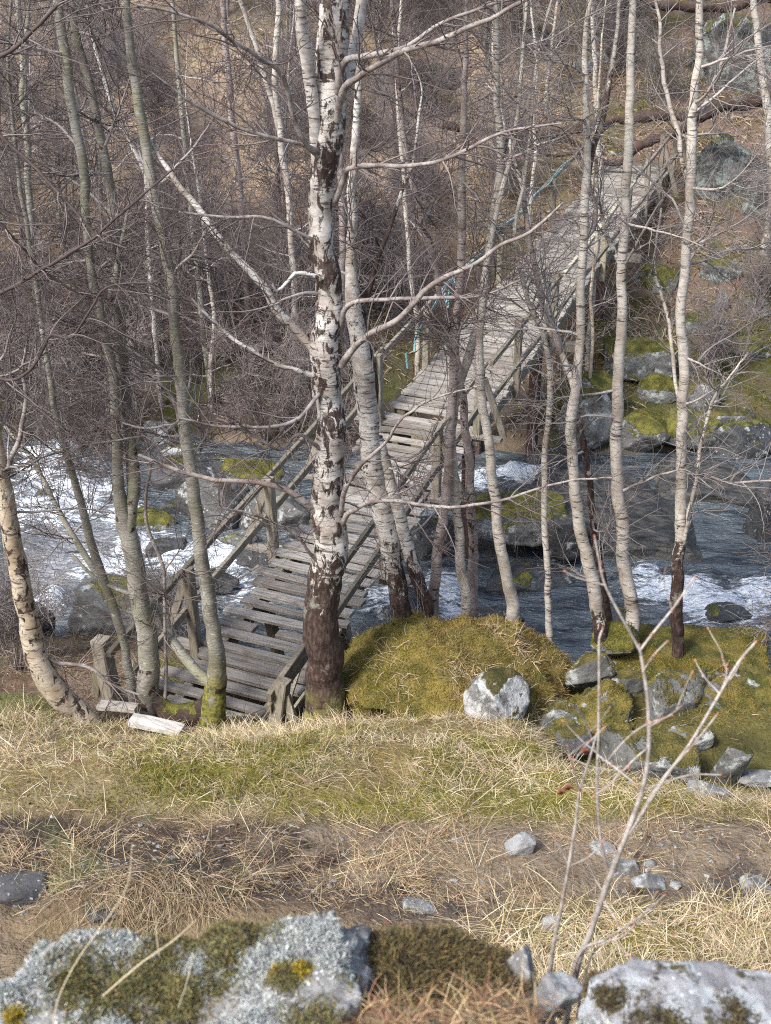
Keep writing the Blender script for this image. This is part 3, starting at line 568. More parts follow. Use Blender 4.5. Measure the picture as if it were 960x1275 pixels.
rock('boulder', 'white lichen covered boulder poking out at the foot of the golden moss mound', at(622, 880, 8.72)+np.array([0,0.25,-0.10]), (0.31,0.27,0.28), 'rock_white', 24, (8,-24,35), 8, cat='boulder')
RK = [ # name, label, px, py, w, h, material, seed, keywords
 ('slab','tilted grey slab leaning up to the left at the foot of the forked white birch',733,852,78,40,'rock',31,dict(Y=9.6,deep=0.55,rotd=(-12,-32,0),box=0.72)),
 ('slab','lower grey slab with white spots, slanting between the mound and the moss hollow',697,905,72,34,'rock',32,dict(Y=9.0,deep=0.5,rotd=(-10,-38,0),box=0.7)),
 ('ledge','long flat topped rock ledge carpeted in yellow moss under the rightmost birch',872,875,290,56,'rock_patchy',33,dict(Y=9.9,deep=0.55,rotd=(4,2,-4),box=0.62,rough=0.2,level=6)),
 ('rock','blocky grey rock with white lichen patches below the flat mossy ledge',842,905,104,100,'rock',34,dict(Y=9.1,deep=0.7,rotd=(8,6,20),box=0.75)),
 ('rock','bright green moss cushion over a rounded rock behind the sapling stems',748,945,150,95,'rock_patchy',35,dict(Y=8.7,deep=0.8,rough=0.3,level=6,lift=0.0)),
 ('rock','dark undercut rock with white lichen under the moss cushion',812,966,150,48,'rock',36,dict(Y=8.05,deep=0.5,rotd=(16,4,-6),box=0.7)),
 ('rock','rust coloured mossy rock at the right edge below the yellow ledge',948,925,140,90,'rock_patchy',37,dict(Y=8.9,deep=0.8,rough=0.3,level=6,lift=0.05)),
 ('rock','upright pale grey stone set in moss at the right of the hollow',914,968,40,66,'rock',38,dict(Y=8.0,deep=0.7,rotd=(10,14,0),box=0.8)),
 ('rock','small flat stone with a white lichen spot in grass below the moss hollow',884,996,62,22,'rock_plain',39,dict(deep=0.5,rotd=(5,6,0),box=0.7)),
 ('rock','small dark flat stone beside grass at the right edge under the mossy bank',946,982,60,18,'rock_plain',40,dict(deep=0.5,box=0.7)),
 ('rock','mossy stone on the bank between the two right hand white birches',770,812,60,36,'rock_moss',41,dict(Y=10.2,deep=0.7)),
 ('rock','jagged grey rock jutting from the moss left of the blocky lichen rock',790,868,60,46,'rock',108,dict(Y=9.5,deep=0.7,rotd=(14,20,30),box=0.72)),
 ('rock','long dark grey rock face under the yellow moss ledge at the right edge',930,868,120,40,'rock',109,dict(Y=9.5,deep=0.5,rotd=(10,4,-6),box=0.66)),
 ('rock','broken grey rock with white lichen above the dark undercut rock',862,938,66,40,'rock',110,dict(Y=8.5,deep=0.7,rotd=(12,-16,14),box=0.7)),
 ('rock','small grey rock wedged under the lower slanting slab',716,936,54,34,'rock',111,dict(Y=8.5,deep=0.7,rotd=(5,14,20),box=0.72)),
 ('stone','rounded pale grey stone standing alone in the middle of the path',650,1066,40,32,'rock_slab_small',42,dict(deep=0.8,facets=14)),
 ('stone','pale wedge shaped stone on the path just left of the thick sapling stem',752,1066,40,16,'rock_plain',43,dict(deep=0.6,rotd=(0,18,0),box=0.7)),
 ('stone','grey block beside the thick sapling stem on the path',776,1092,46,26,'rock_plain',44,dict(deep=0.6,rotd=(4,8,20),box=0.75)),
 ('stone','flat grey stone right of the sapling stem at the near side of the path',812,1114,56,22,'rock_plain',45,dict(deep=0.5,rotd=(6,20,15),box=0.72)),
 ('stone','tiny pale stone on the path right of the sapling',809,1081,15,11,'rock_slab_small',46,dict(level=4)),
 ('stone','small pale stone halfway between the sapling and the right edge of the path',842,1107,14,10,'rock_slab_small',47,dict(level=4)),
 ('stone','long grey stone with white lichen lying at the right end of the path',944,1116,52,30,'rock_plain',48,dict(deep=0.5,rotd=(5,26,0),box=0.7)),
 ('stone','flat sliver of stone sunk in mud in the lower middle of the path',522,1138,52,14,'rock_plain',49,dict(deep=0.5,rotd=(0,14,0),box=0.7)),
 ('stone','little stone at the far edge of the path under the pale grass',568,1052,16,9,'rock_slab_small',50,dict(level=4)),
 ('stone','pinkish stone in grass left of the thin sapling stem',687,1160,28,20,'rock_slab_small',51,dict(level=4)),
 ('slab','dark flat slab sunk in turf at the left edge of the path',20,1134,84,40,'rock_dark_plain',52,dict(deep=0.9,rotd=(0,4,10),box=0.6,lift=0.0)),
 ('stone','dark grey stone just behind the lichen ledge on the left',128,1152,50,22,'rock_dark_plain',53,dict(deep=0.8,box=0.7)),
 # stream, left
 ('boulder','largest dark angular boulder at the near edge of the stream left of the grey trunk',150,800,185,72,'rock_dry',61,dict(Y=12.9,deep=0.55,rotd=(14,14,-8),box=0.62,lift=0.35)),
 ('boulder','dark wet rock beside the golden barked leaning birch at the left edge',18,800,90,60,'rock_wet',62,dict(Y=12.9,deep=0.7,box=0.75)),
 ('boulder','dark rock under the near end of the big slanted stream boulder',175,830,120,40,'rock_wet',63,dict(Y=12.6,deep=0.6,box=0.75)),
 ('boulder','upper white lichen boulder on the far bank left of the grey trunk',190,558,56,44,'rock_white',64,dict(Y=19.6,deep=0.8)),
 ('boulder','lower white boulder with a dark hollow beside the grey trunk on the far bank',218,582,66,44,'rock_white',65,dict(Y=19.2,deep=0.8,box=0.8)),
 ('boulder','small pale boulder at the water edge below the white boulders',164,588,34,30,'rock_white',66,dict(Y=19.0,deep=0.8)),
 ('boulder','dark rock in the rapids below the white boulders',235,620,110,44,'rock_wet',67,dict(deep=0.7,box=0.8,lift=0.6)),
 ('boulder','moss capped dark boulder midstream right of the forked grey trunk',186,668,62,28,'rock_moss',68,dict(deep=0.7,lift=0.7)),
 ('boulder','tall dark boulder in the stream left of the first left hand bridge post',265,665,96,96,'rock_dry',69,dict(deep=0.7,facets=14)),
 ('boulder','grey boulder behind the first left hand bridge post',340,668,96,80,'rock_dry',70,dict(deep=0.7,facets=14)),
 ('boulder','mossy rock under the left rail near the far bank',300,612,90,50,'rock_moss',71,dict(deep=0.7)),
 ('boulder','low wet rock surrounded by foam left of the near deck',262,745,70,30,'rock_wet',72,dict(deep=0.6,lift=0.7)),
 ('boulder','low grey rock below the long left handrail',330,712,80,26,'rock_wet',73,dict(deep=0.6,lift=0.7)),
 ('boulder','flat wet rock in the pale pool at far left',100,715,90,20,'rock_wet',74,dict(deep=0.6,lift=0.0)),
 ('boulder','dark rock on the far bank at the left edge',95,560,80,46,'rock_moss',75,dict(Y=19.9,deep=0.7)),
 ('boulder','small black rock splitting the white water at the left edge',60,640,46,26,'rock_wet',112,dict(deep=0.7,lift=0.6)),
 ('boulder','wet black rock in the rapids left of the thin leaning stem',72,600,40,22,'rock_wet',113,dict(deep=0.7,lift=0.6)),
 ('boulder','dark rock between the two grey trunks in white water',205,700,60,30,'rock_wet',115,dict(deep=0.6,lift=0.6,box=0.75)),
 ('boulder','dark grey rock in foam right of the slender grey trunk',300,690,50,26,'rock_dry',116,dict(deep=0.6,lift=0.6)),
 ('boulder','black rock by the far water edge right of the moss capped boulder',225,655,60,34,'rock_wet',117,dict(deep=0.6,lift=0.5,box=0.75)),
 ('boulder','small wet rock beside the white water right of the near deck',500,770,46,24,'rock_wet',119,dict(deep=0.7,lift=0.5)),
 ('boulder','dark wet rock splitting the foam near the right edge',905,778,60,24,'rock_wet',120,dict(deep=0.6,lift=0.4)),
 ('boulder','dark mossy rocks stacked at the water under the right edge of the terrace',860,552,90,44,'rock_moss',124,dict(Y=19.6,deep=0.7,box=0.8)),
 ('boulder','black rock under the bridge deck near the far bank',690,600,80,50,'rock_wet',125,dict(Y=18.9,deep=0.7,box=0.75)),
 ('boulder','brown mossy rock in the bracken slope at the right edge',940,450,70,36,'rock_moss',126,dict(deep=0.7)),
 ('boulder','dark broken rock step in the bracken above the mossy terrace',880,415,90,30,'rock_cliff',127,dict(deep=0.6,box=0.7)),
 # under and right of the bridge
 ('boulder','dark boulder below the deck beside the middle right hand post',545,700,110,60,'rock_wet',76,dict(deep=0.7,box=0.75)),
 ('boulder','wide moss topped block in the stream between the white trunks right of the deck',648,670,150,58,'rock_moss',77,dict(Y=15.6,deep=0.6,box=0.68)),
 ('boulder','dark cube shaped rock right of the moss topped block',706,684,60,60,'rock_wet',78,dict(Y=15.5,deep=0.8,box=0.72)),
 ('boulder','low dark rock in the water behind the mound',655,740,110,30,'rock_wet',79,dict(deep=0.6)),
 ('boulder','dark rock in deep water just beyond the moss mound',610,795,80,40,'rock_wet',80,dict(Y=13.0,deep=0.6)),
 ('bedrock','broad sloping wet bedrock slab with tilted brown bands beyond the right birches',790,700,330,90,'rock_bed',81,dict(Y=15.6,deep=0.62,rotd=(4,14,-14),box=0.7,lift=-0.05,level=6)),
 ('bedrock','low wet bedrock step at the right edge under the far bank',905,640,200,60,'rock_bed',82,dict(Y=17.6,deep=0.6,rotd=(2,10,-10),box=0.7,lift=0.1)),
 ('boulder','black wet rock at the right edge of the stream',955,690,70,120,'rock_wet',83,dict(Y=16.4,deep=0.7)),
 ('boulder','dark rock at the water line behind the foot of the rightmost birch',770,650,60,26,'rock_wet',84,dict(Y=17.4,deep=0.7)),
 ('boulder','dark rock rising from white water by the foot of the rightmost birch',770,800,70,50,'rock_wet',85,dict(Y=12.6,deep=0.7)),
 # far bank, right
 ('boulder','grey boulder with white lichen under the bridge deck by the water',735,545,80,70,'rock',86,dict(Y=19.6,deep=0.7)),
 ('boulder','moss topped boulder at the water line between the two straight white birches',800,560,80,54,'rock_moss',87,dict(Y=19.5,deep=0.8)),
 ('boulder','mossy boulder on the bank left of the straight white birch',745,500,60,48,'rock_moss',88,dict(Y=20.3,deep=0.8)),
 ('boulder','square edged mossy ledge over a black hollow beside the bridge footing',800,468,110,56,'rock_moss',89,dict(Y=21.4,deep=0.7,box=0.66)),
 ('boulder','pale lichen boulder on the moss right of the rightmost birch',878,512,56,40,'rock',90,dict(deep=0.8)),
 ('boulder','dark moss rock left of the rightmost birch on the mossy terrace',826,500,54,44,'rock_moss',91,dict(deep=0.8)),
 ('slab','flat pale slab at the water edge right of the rightmost birch',912,532,84,24,'rock',92,dict(Y=20.0,deep=0.7,box=0.7)),
 ('boulder','dark rocks face under the terrace at the right edge of the water',920,575,120,60,'rock_wet',93,dict(Y=19.4,deep=0.6,box=0.75)),
 ('stone','thin grey stones lying on the mossy terrace',908,430,40,12,'rock',94,dict(deep=0.6,box=0.6,level=4)),
 ('boulder','dark grey block in brown bracken right of the rightmost birch',898,352,60,42,'rock_cliff',95,dict(deep=0.7,box=0.72)),
 ('boulder','narrow upright grey stone below the dark block in the bracken',898,388,20,36,'rock_cliff',96,dict(deep=0.8,level=4)),
 ('boulder','grey rock at the right edge above the mossy terrace',950,395,50,30,'rock_cliff',97,dict(deep=0.8)),
 ('boulder','mossy boulder in shade right of the bridge end',822,365,60,50,'rock_moss',98,dict(deep=0.8)),
 ('cliff','tall green grey rock outcrop under the fallen trunk at upper right',905,285,120,120,'rock_cliff',99,dict(Y=27.3,deep=0.6,facets=14,level=6,lift=0.5)),
 ('cliff','second rock outcrop at the right edge below the fallen trunk',962,320,90,150,'rock_cliff',100,dict(Y=26.4,deep=0.7,facets=14,lift=0.4)),
 ('cliff','high dark crag in the upper right corner behind branches',930,110,150,110,'rock_cliff',101,dict(Y=31.0,deep=0.6,facets=14,lift=0.4)),
 ('step','uppermost flat pale stone step beyond the far end of the bridge',806,160,44,12,'rock',102,dict(Y=30.6,deep=0.6,box=0.6,level=4)),
 ('step','middle flat pale stone step beyond the far end of the bridge',766,178,44,12,'rock',103,dict(Y=29.8,deep=0.6,box=0.6,level=4)),
 ('step','lowest flat pale stone step at the far end of the bridge',772,196,50,14,'rock',104,dict(Y=29.0,deep=0.6,box=0.6,level=4)),
 ('boulder','grey boulder high on the slope between the central white stems',660,60,50,34,'rock',105,dict(deep=0.8)),
 ('boulder','green grey boulder left of the tall white stems near the top',545,110,60,40,'rock_cliff',106,dict(deep=0.8)),
 ('boulder','grey boulder by the path above the bridge end',745,90,50,30,'rock',107,dict(deep=0.8)),
]
n_ = M['rock']; M['rock_slab_small'] = mat_rock('pale_path_stone', base=(0.34,0.345,0.345), base2=(0.24,0.24,0.24), lichen=0.2, moss=0.0, sc=2.0)
FUR = {31: 500, 32: 400, 34: 900, 36: 700, 108: 400, 109: 600, 110: 400, 33: 4000, 35: 3500, 37: 3000, 41: 900, 77: 1500, 87: 900, 89: 1500, 91: 500, 71: 700}
for nm, lb, px, py, wp, hp, mt, sd, kw in RK:
    o, V, F = rockpx(nm, lb, px, py, wp, hp, mt, sd, cat=nm, **kw)
    if sd in FUR:
        mossfur(o, V, F, FUR[sd], (0.012, 0.035), 0.0045 if sd < 60 else 0.009, (2,4,2,1) if sd != 37 else (1,2,3,3), 0.35, lambda c, N: (fbm(c, 3.0, 3, sd) > 0.0)*1.0 + 0.01)
        if sd == 33: mossfur(o, V, F, 9000, (0.012, 0.03), 0.005, (1,1,1), 0.5, lambda c, N: (fbm(c, 2.0, 3, 7) > -0.05)*1.0+0.01, cols=[(0.30,0.245,0.03),(0.22,0.19,0.03),(0.27,0.17,0.04)])

# --- the ledge at the photographer's feet
C = at(205, 1232, 1.62)
led, V, F = rock('ledge', 'pale rock ledge crusted with grey lichen and moss along the bottom left edge', C+np.array([-0.02,-0.09,-0.185]), (0.56,0.42,0.27), 'rock_near', 114, (5,1,2), 12, 7, 0.42, 0.56)
LICH = [(0.48,0.50,0.48),(0.38,0.40,0.38),(0.58,0.60,0.58),(0.28,0.29,0.26)]
OLIVE = [(0.16,0.16,0.06),(0.24,0.23,0.10),(0.22,0.16,0.06),(0.10,0.085,0.05)]
def tufts(parent, name, V, F, spots, cols, L=(0.006,0.014), w=0.0026, n=3600):
    """cushions: upstanding fibres within RAD of the surface point under each pixel"""
    Ps, Ds = [], []
    for px, py, rad, Yc in spots:
        c = at(px, py, Yc)
        c0 = V[np.argmin(((V-c)**2).sum(1))]
        P, N = scatter(V, F, n, -0.6, lambda q, N: np.exp(-((q-c0)**2).sum(1)/(rad*rad))*(0.25+(fbm(q, 40, 2, 5) > -0.1)) + 1e-9)
        hgt = 0.016*np.exp(-((P-c0)**2).sum(1)/(rad*rad*0.8))
        Ps.append(P + N*hgt[:, None]*rng.random((len(P), 1))); Ds.append(N + 0.9*rand_unit(len(P)))
    P, D = np.concatenate(Ps), np.concatenate(Ds); k = len(P)
    o = blades(name, P, D, rng.uniform(*L, k), np.full(k, w)*rng.uniform(0.6, 1.5, k), rng.uniform(0, 1.0, k), palette(k, cols, [3]*len(cols), 0.25), parent, 'lichen', rows=3)
    o['kind'] = 'stuff'
tufts(led, 'lichen', V, F, [(50,1165,0.06,1.80),(110,1170,0.06,1.80),(165,1165,0.055,1.80),(20,1215,0.05,1.65),(120,1240,0.05,1.55),(330,1195,0.05,1.7),(30,1175,0.03,1.8),(275,1250,0.06,1.5),(300,1235,0.05,1.55),(395,1180,0.04,1.75),(415,1200,0.03,1.7),(250,1205,0.03,1.7),(340,1250,0.03,1.5)], LICH)
tufts(led, 'moss', V, F, [(265,1145,0.045,1.85),(230,1180,0.05,1.75),(190,1215,0.05,1.65),(140,1225,0.05,1.6),(330,1165,0.04,1.8),(180,1150,0.03,1.85),(90,1210,0.05,1.65),(215,1150,0.05,1.8),(270,1190,0.06,1.7),(150,1200,0.05,1.65),(300,1165,0.05,1.75),(225,1255,0.05,1.5),(380,1245,0.05,1.5),(350,1215,0.02,1.65),(240,1225,0.05,1.6)], OLIVE)
tufts(led, 'moss', V, F, [(347,1210,0.016,1.66),(370,1205,0.014,1.66),(8,1240,0.015,1.55)], [(0.36,0.27,0.03),(0.26,0.20,0.03)], n=900)
C = at(838, 1246, 1.60)
slb, V, F = rock('slab', 'long pale lilac grey slab with dark moss in its hollows along the bottom right edge', C+np.array([0.04,-0.07,-0.145]), (0.36,0.27,0.19), 'rock_slab', 118, (10,14,-4), 9, 7, 0.10, 0.66)
tufts(slb, 'moss', V, F, [(730,1200,0.02,1.75),(800,1215,0.015,1.7),(815,1255,0.04,1.55),(760,1235,0.02,1.6),(950,1245,0.03,1.55),(860,1265,0.03,1.5)], [(0.09,0.075,0.04),(0.15,0.12,0.05),(0.06,0.045,0.03)], n=900)
tufts(slb, 'lichen', V, F, [(745,1262,0.03,1.5),(720,1255,0.02,1.5)], LICH, n=1200)
rk, V, F = rock('stone', 'small white speckled stone between the heather clump and the bottom right slab', at(650, 1205, 1.78)+np.array([0,0.03,-0.03]), (0.035,0.04,0.055), 'rock_near', 121, (0,20,0), 9, 4)
rk, V, F = rock('stone', 'pale broken stone under the root of the sapling', at(698, 1232, 1.72)+np.array([0,0.03,-0.05]), (0.05,0.045,0.05), 'rock_slab', 122, (10,20,30), 7, 5, 0.2, 0.7)
rk, V, F = rock('ledge', 'low dark rock under brown moss and heather between the two pale bottom rocks', at(545, 1225, 1.72)+np.array([0,0.05,-0.125]), (0.27,0.17,0.13), 'rock_near', 123, (4,3,0), 10, 5)
tufts(rk, 'moss', V, F, [(470,1185,0.05,1.8),(530,1180,0.05,1.8),(590,1185,0.05,1.8),(630,1190,0.04,1.8),(500,1210,0.05,1.7),(570,1215,0.05,1.7)], [(0.13,0.11,0.045),(0.20,0.165,0.07),(0.07,0.05,0.035),(0.28,0.20,0.08),(0.05,0.038,0.03)], (0.010,0.034), 0.003, 3000)

# ------------------------------------------------------------------ footbridge
BJ = np.array([0.684, 16.2, -6.72+CAMZ]); HD = R(23.05); AX = np.array([math.sin(HD), math.cos(HD), 0]); PR = np.array([math.cos(HD), -math.sin(HD), 0])
BW = 1.30
def Bp(t, s, h): return BJ + t*AX + s*PR + np.array([0, 0, h + (0.143*t if t < 0 else 0.095*t)])
class Bars:
    def __init__(s): s.V, s.F, s.T = [], [], []
    def bar(s, p0, p1, wd, th, up=(0,0,1), tint=None, jit=0.0, nseg=6):
        p0, p1 = np.array(p0, float), np.array(p1, float); d = p1-p0; L = np.linalg.norm(d); d /= L
        u = np.array(up, float); a = np.cross(d, u); a /= np.linalg.norm(a); b = np.cross(a, d)
        tint = rng.uniform(0.15, 1.0) if tint is None else tint
        ts = np.linspace(0, 1, nseg+1); o = sum(len(v) for v in s.V)
        # eight-sided section with small chamfers, edges wandering a little
        c = 0.16; sec = [(-1+c,-1),(1-c,-1),(1,-1+c),(1,1-c),(1-c,1),(-1+c,1),(-1,1-c),(-1,-1+c)]
        bow = rng.normal(0, jit, 2)
        pts = []
        for t in ts:
            q = p0 + d*L*t + a*bow[0]*math.sin(t*3.1) + b*bow[1]*math.sin(t*3.1)
            for x, y in sec: pts.append(q + a*(x*wd/2 + rng.normal(0, jit*0.35)) + b*(y*th/2 + rng.normal(0, jit*0.2)))
        s.V.append(np.array(pts)); f = []
        for i in range(nseg):
            for k in range(8): f.append((o+i*8+k, o+i*8+(k+1) % 8, o+i*8+8+(k+1) % 8, o+i*8+8+k))
        e = o+nseg*8
        for z in (o, e): f += [(z, z+1, z+2, z+7), (z+7, z+2, z+3, z+6), (z+6, z+3, z+4, z+5)]
        s.F += f; s.T.append(np.full(len(pts), tint))
    def build(s, name, mat, parent, kind=None):
        return mesh(name, np.concatenate(s.V), s.F, M[mat], parent, {'tint': np.concatenate(s.T)}, smooth=False)
bridge = empty('footbridge', Bp(-6.7, 0, -0.3)); tag(bridge, 'long weathered plank footbridge with simple handrails crossing the stream up to the far bank', 'footbridge')
b = Bars(); t = -6.95
while t < -0.12:
    wdt = rng.uniform(0.115, 0.16); e0, e1 = rng.normal(0, 0.05, 2)
    if t < -5.9: e0 -= 0.10*rng.random()
    if rng.random() < 0.08: e0 -= 0.3*rng.random()
    hz = rng.normal(0, 0.006)
    if abs(t+5.0) < 0.10: t += 0.195; continue
    b.bar(Bp(t, -BW/2+e0, hz+rng.normal(0, .008)), Bp(t+rng.normal(0, 0.02), BW/2+0.07+e1, hz+rng.normal(0, .008)), wdt, 0.045, jit=0.008)
    t += 0.195
b.bar(Bp(-5.02, -BW/2-0.02, 0), Bp(-5.04, -0.22, 0), 0.16, 0.045, jit=0.006); b.bar(Bp(-5.0, 0.05, -0.02), Bp(-4.99, BW/2, 0), 0.13, 0.045, jit=0.006)
b.build('lower_deck', 'wood', bridge)
b = Bars(); t = 0.05
while t < 13.1:
    b.bar(Bp(t, -BW/2+rng.normal(0, 0.02), 0.08+rng.normal(0, .004)), Bp(t+rng.normal(0, .006), BW/2+0.15+rng.normal(0, 0.02), 0.08+rng.normal(0, .004)), rng.uniform(0.155, 0.176), 0.045, tint=rng.uniform(0.3, 1.0), jit=0.003)
    t += 0.222
b.build('upper_deck', 'wood', bridge)
for s in (-0.5, 0.5):
    b = Bars(); b.bar(Bp(-6.9, s, -0.13), Bp(-0.05, s, -0.13), 0.12, 0.2, jit=0.01); b.build('beam', 'wood_long', bridge)
    b = Bars(); b.bar(Bp(0.0, s, -0.06), Bp(13.0, s, -0.06), 0.13, 0.23, jit=0.01); b.build('beam', 'wood_long', bridge)
for s in (-0.62, 0.77):
    b = Bars(); b.bar(Bp(0.05, s, -0.045), Bp(13.05, s, -0.045), 0.03, 0.18, jit=0.003, tint=0.5); b.build('edge_board', 'wood_long', bridge)
def post(t, s, h=0.98, foot=-0.2, lean=(0, 0), wd=0.11, mat='wood_long', brace=None):
    b = Bars(); p0 = Bp(t, s, foot); p1 = Bp(t, s, h) + np.array([lean[0], lean[1], 0])
    b.bar(p0, p1, wd, wd, up=PR, jit=0.006); b.build('post', mat, bridge)
    if brace is not None:
        b = Bars(); b.bar(Bp(t+0.02, s+brace, -0.05), p1*0.86+p0*0.14 + PR*(0.05 if brace > 0 else -0.05), 0.09, 0.05, up=AX, jit=0.006); b.build('brace', mat, bridge)
for t in (-5.45, -3.55, -1.85, -0.2):      # cross bearers that carry the outriggers of the lower span
    b = Bars(); b.bar(Bp(t, -1.18, -0.055), Bp(t, 1.12, -0.055), 0.13, 0.06, tint=0.35, jit=0.006); b.build('cross_bearer', 'wood', bridge)
    for s in (-1, 1): post(t+0.03*s, s*0.74, brace=s*0.40, lean=(s*0.02, rng.normal(0, .02)))
post(-6.55, 0.78, 0.72, -0.4, (0.14, 0.05), 0.14, brace=0.36)
post(-6.75, -0.95, 0.95, -0.35, (-0.08, 0), 0.16, brace=-0.30)
for i, t in enumerate((1.4, 3.3, 5.0, 6.6, 8.4, 10.1, 11.4, 12.8)):
    post(t, 0.83, 1.05 if i < 5 else 1.15, -0.25, (rng.normal(0, .03), 0), 0.10, 'wood_long' if i not in (2, 3) else 'wood_pale', brace=0.38 if i in (6, 7) else None)
    if i in (0, 2, 4, 6): post(t+0.1, -0.70, 0.95, -0.3, (rng.normal(0, .03), 0), 0.10)
def rail(a, b_, s, h, wd=0.05, th=0.075, mat='wood_long', name='handrail'):
    n = max(1, int(abs(b_-a)/2.2)); 
    ts = np.linspace(a, b_, n+1); bb = Bars()
    P = [Bp(t, s+rng.normal(0, .012), h+rng.normal(0, .012)) for t in ts]
    for p, q in zip(P[:-1], P[1:]): bb.bar(p, q+(q-p)*0.04, wd, th, jit=0.005)
    return bb.build(name, mat, bridge)
for s in (-0.80, 0.80):
    rail(-5.3 if s > 0 else -6.95, -0.1, s, 0.95); rail(-6.6, -0.1, s, 0.45, 0.05, 0.10, name='lower_rail')
rail(-6.6, -5.3, 0.80, 0.60, 0.06, 0.09)
rail(-0.05, 3.4, 0.88, 0.97); rail(3.4, 8.5, 0.90, 1.02, 0.06, 0.06, 'wood_pale'); rail(8.5, 13.2, 0.90, 1.08)
rail(-0.05, 13.2, 0.89, 0.42, 0.045, 0.07, name='lower_rail'); rail(0.0, 12.4, -0.78, 0.92)
for t, s in ((3.6, -0.5), (3.6, 0.5), (8.0, -0.5), (8.0, 0.5)):
    p = Bp(t, s, -0.18); gz = float(ground(p[0], p[1])[0]); b = Bars(); b.bar(p, (p[0], p[1], min(gz, p[2]-0.3)-0.3), 0.17, 0.17, up=PR, jit=0.01); b.build('pier', 'wood_red', bridge)
for t in (3.6, 8.0):
    b = Bars(); b.bar(Bp(t, -1.0, -0.27), Bp(t, 1.25, -0.27), 0.16, 0.16, jit=0.01); b.build('pier_cap', 'wood_long', bridge)
for s in (-0.4, 0.6):      # stilts under the near span
    p = Bp(-4.4, s, -0.24); b = Bars(); b.bar(p, (p[0]+0.25, p[1]+0.1, -0.4), 0.12, 0.12, up=PR, jit=0.01); b.build('pier', 'wood_long', bridge)
    p = Bp(-0.1, s, -0.24); b = Bars(); b.bar(p, (p[0], p[1], -0.4), 0.16, 0.16, up=PR, jit=0.01); b.build('pier', 'wood_red', bridge)
b = Bars(); b.bar(Bp(-4.9, 0.70, -0.05), Bp(-5.3, 1.05, -0.85), 0.11, 0.08, up=AX, jit=0.006); b.build('brace', 'wood_long', bridge)
def lath(label, p0, p1, wd, th, mat, cat='board'):
    b = Bars(); b.bar(p0, p1, wd, th, jit=0.006, tint=0.8); c = (np.array(p0)+np.array(p1))/2
    V = np.concatenate(b.V); o = mesh('board', V, b.F, M[mat], attrs={'tint': np.concatenate(b.T)}, smooth=False, origin=c); tag(o, label, cat)
lath('longer pale yellow lath leaning in the gap under the near right rail', Bp(-6.5, 0.80, -0.05), Bp(-5.6, 0.66, 0.22), 0.035, 0.04, 'wood_pale')
lath('shorter pale yellow lath crossing beside the near right post', Bp(-6.75, 0.72, -0.1), Bp(-5.9, 0.86, 0.12), 0.03, 0.04, 'wood_pale')
def flatboard(label, px, py, dx, dy, wd, th, mat, Y, lift=0.06):
    p0 = at(px, py, Y); p1 = at(px+dx, py+dy, Y-0.12); lath(label, p0, p1, wd, th, mat)
flatboard('bleached white board lying in the grass at the foot of the mossy trunk', 163, 896, 64, 14, 0.16, 0.06, 'wood_bleached', 9.45)
flatboard('pinkish grey board end lying left of the forked grey trunk', 123, 878, 48, 4, 0.12, 0.05, 'wood', 9.75)
# rope knotted to the far left handrail
pts = [Bp(1.1,-0.74,0.46), Bp(1.2,-0.74,0.68), Bp(1.9,-0.74,0.86), Bp(2.6,-0.76,1.0), Bp(2.75,-0.72,0.92), Bp(2.9,-0.76,1.02), Bp(3.6,-0.74,0.95), Bp(4.4,-0.75,0.93), Bp(5.2,-0.76,1.02), Bp(6.2,-0.74,0.95), Bp(7.4,-0.75,0.99), Bp(8.2,-0.74,0.94), Bp(9.0,-0.76,1.02), Bp(9.8,-0.76,0.97)]
P1 = catmull(np.array(pts), 140); P2 = P1 + 0.05*np.stack([fbm(P1, 1.5, 2, 4), fbm(P1, 1.5, 2, 5), fbm(P1, 1.5, 2, 6)-0.4], 1)
Vr, Fr = tubes(np.stack([P1, P2]), np.full((2, 140), 0.013), 6)
loop = np.stack([Bp(2.72+0.16*math.sin(a), -0.84, 0.80+0.13*math.cos(a*1.0)-0.03*a) for a in np.linspace(0, 9, 40)])
V3, F3 = tubes(loop[None], np.full((1, 40), 0.015), 6)
V4, F4 = tubes(np.stack([Bp(1.08+0.02*k, -0.86, 0.42-0.07*k) for k in range(5)])[None], np.full((1, 5), 0.022), 6)
ro = mesh('rope', np.concatenate([Vr, V3, V4]), np.concatenate([Fr, F3+len(Vr), F4+len(Vr)+len(V3)]), M['rope'], origin=Bp(2.7, -0.8, 0.9)); tag(ro, 'turquoise rope knotted along the left handrail of the far bridge span', 'rope')

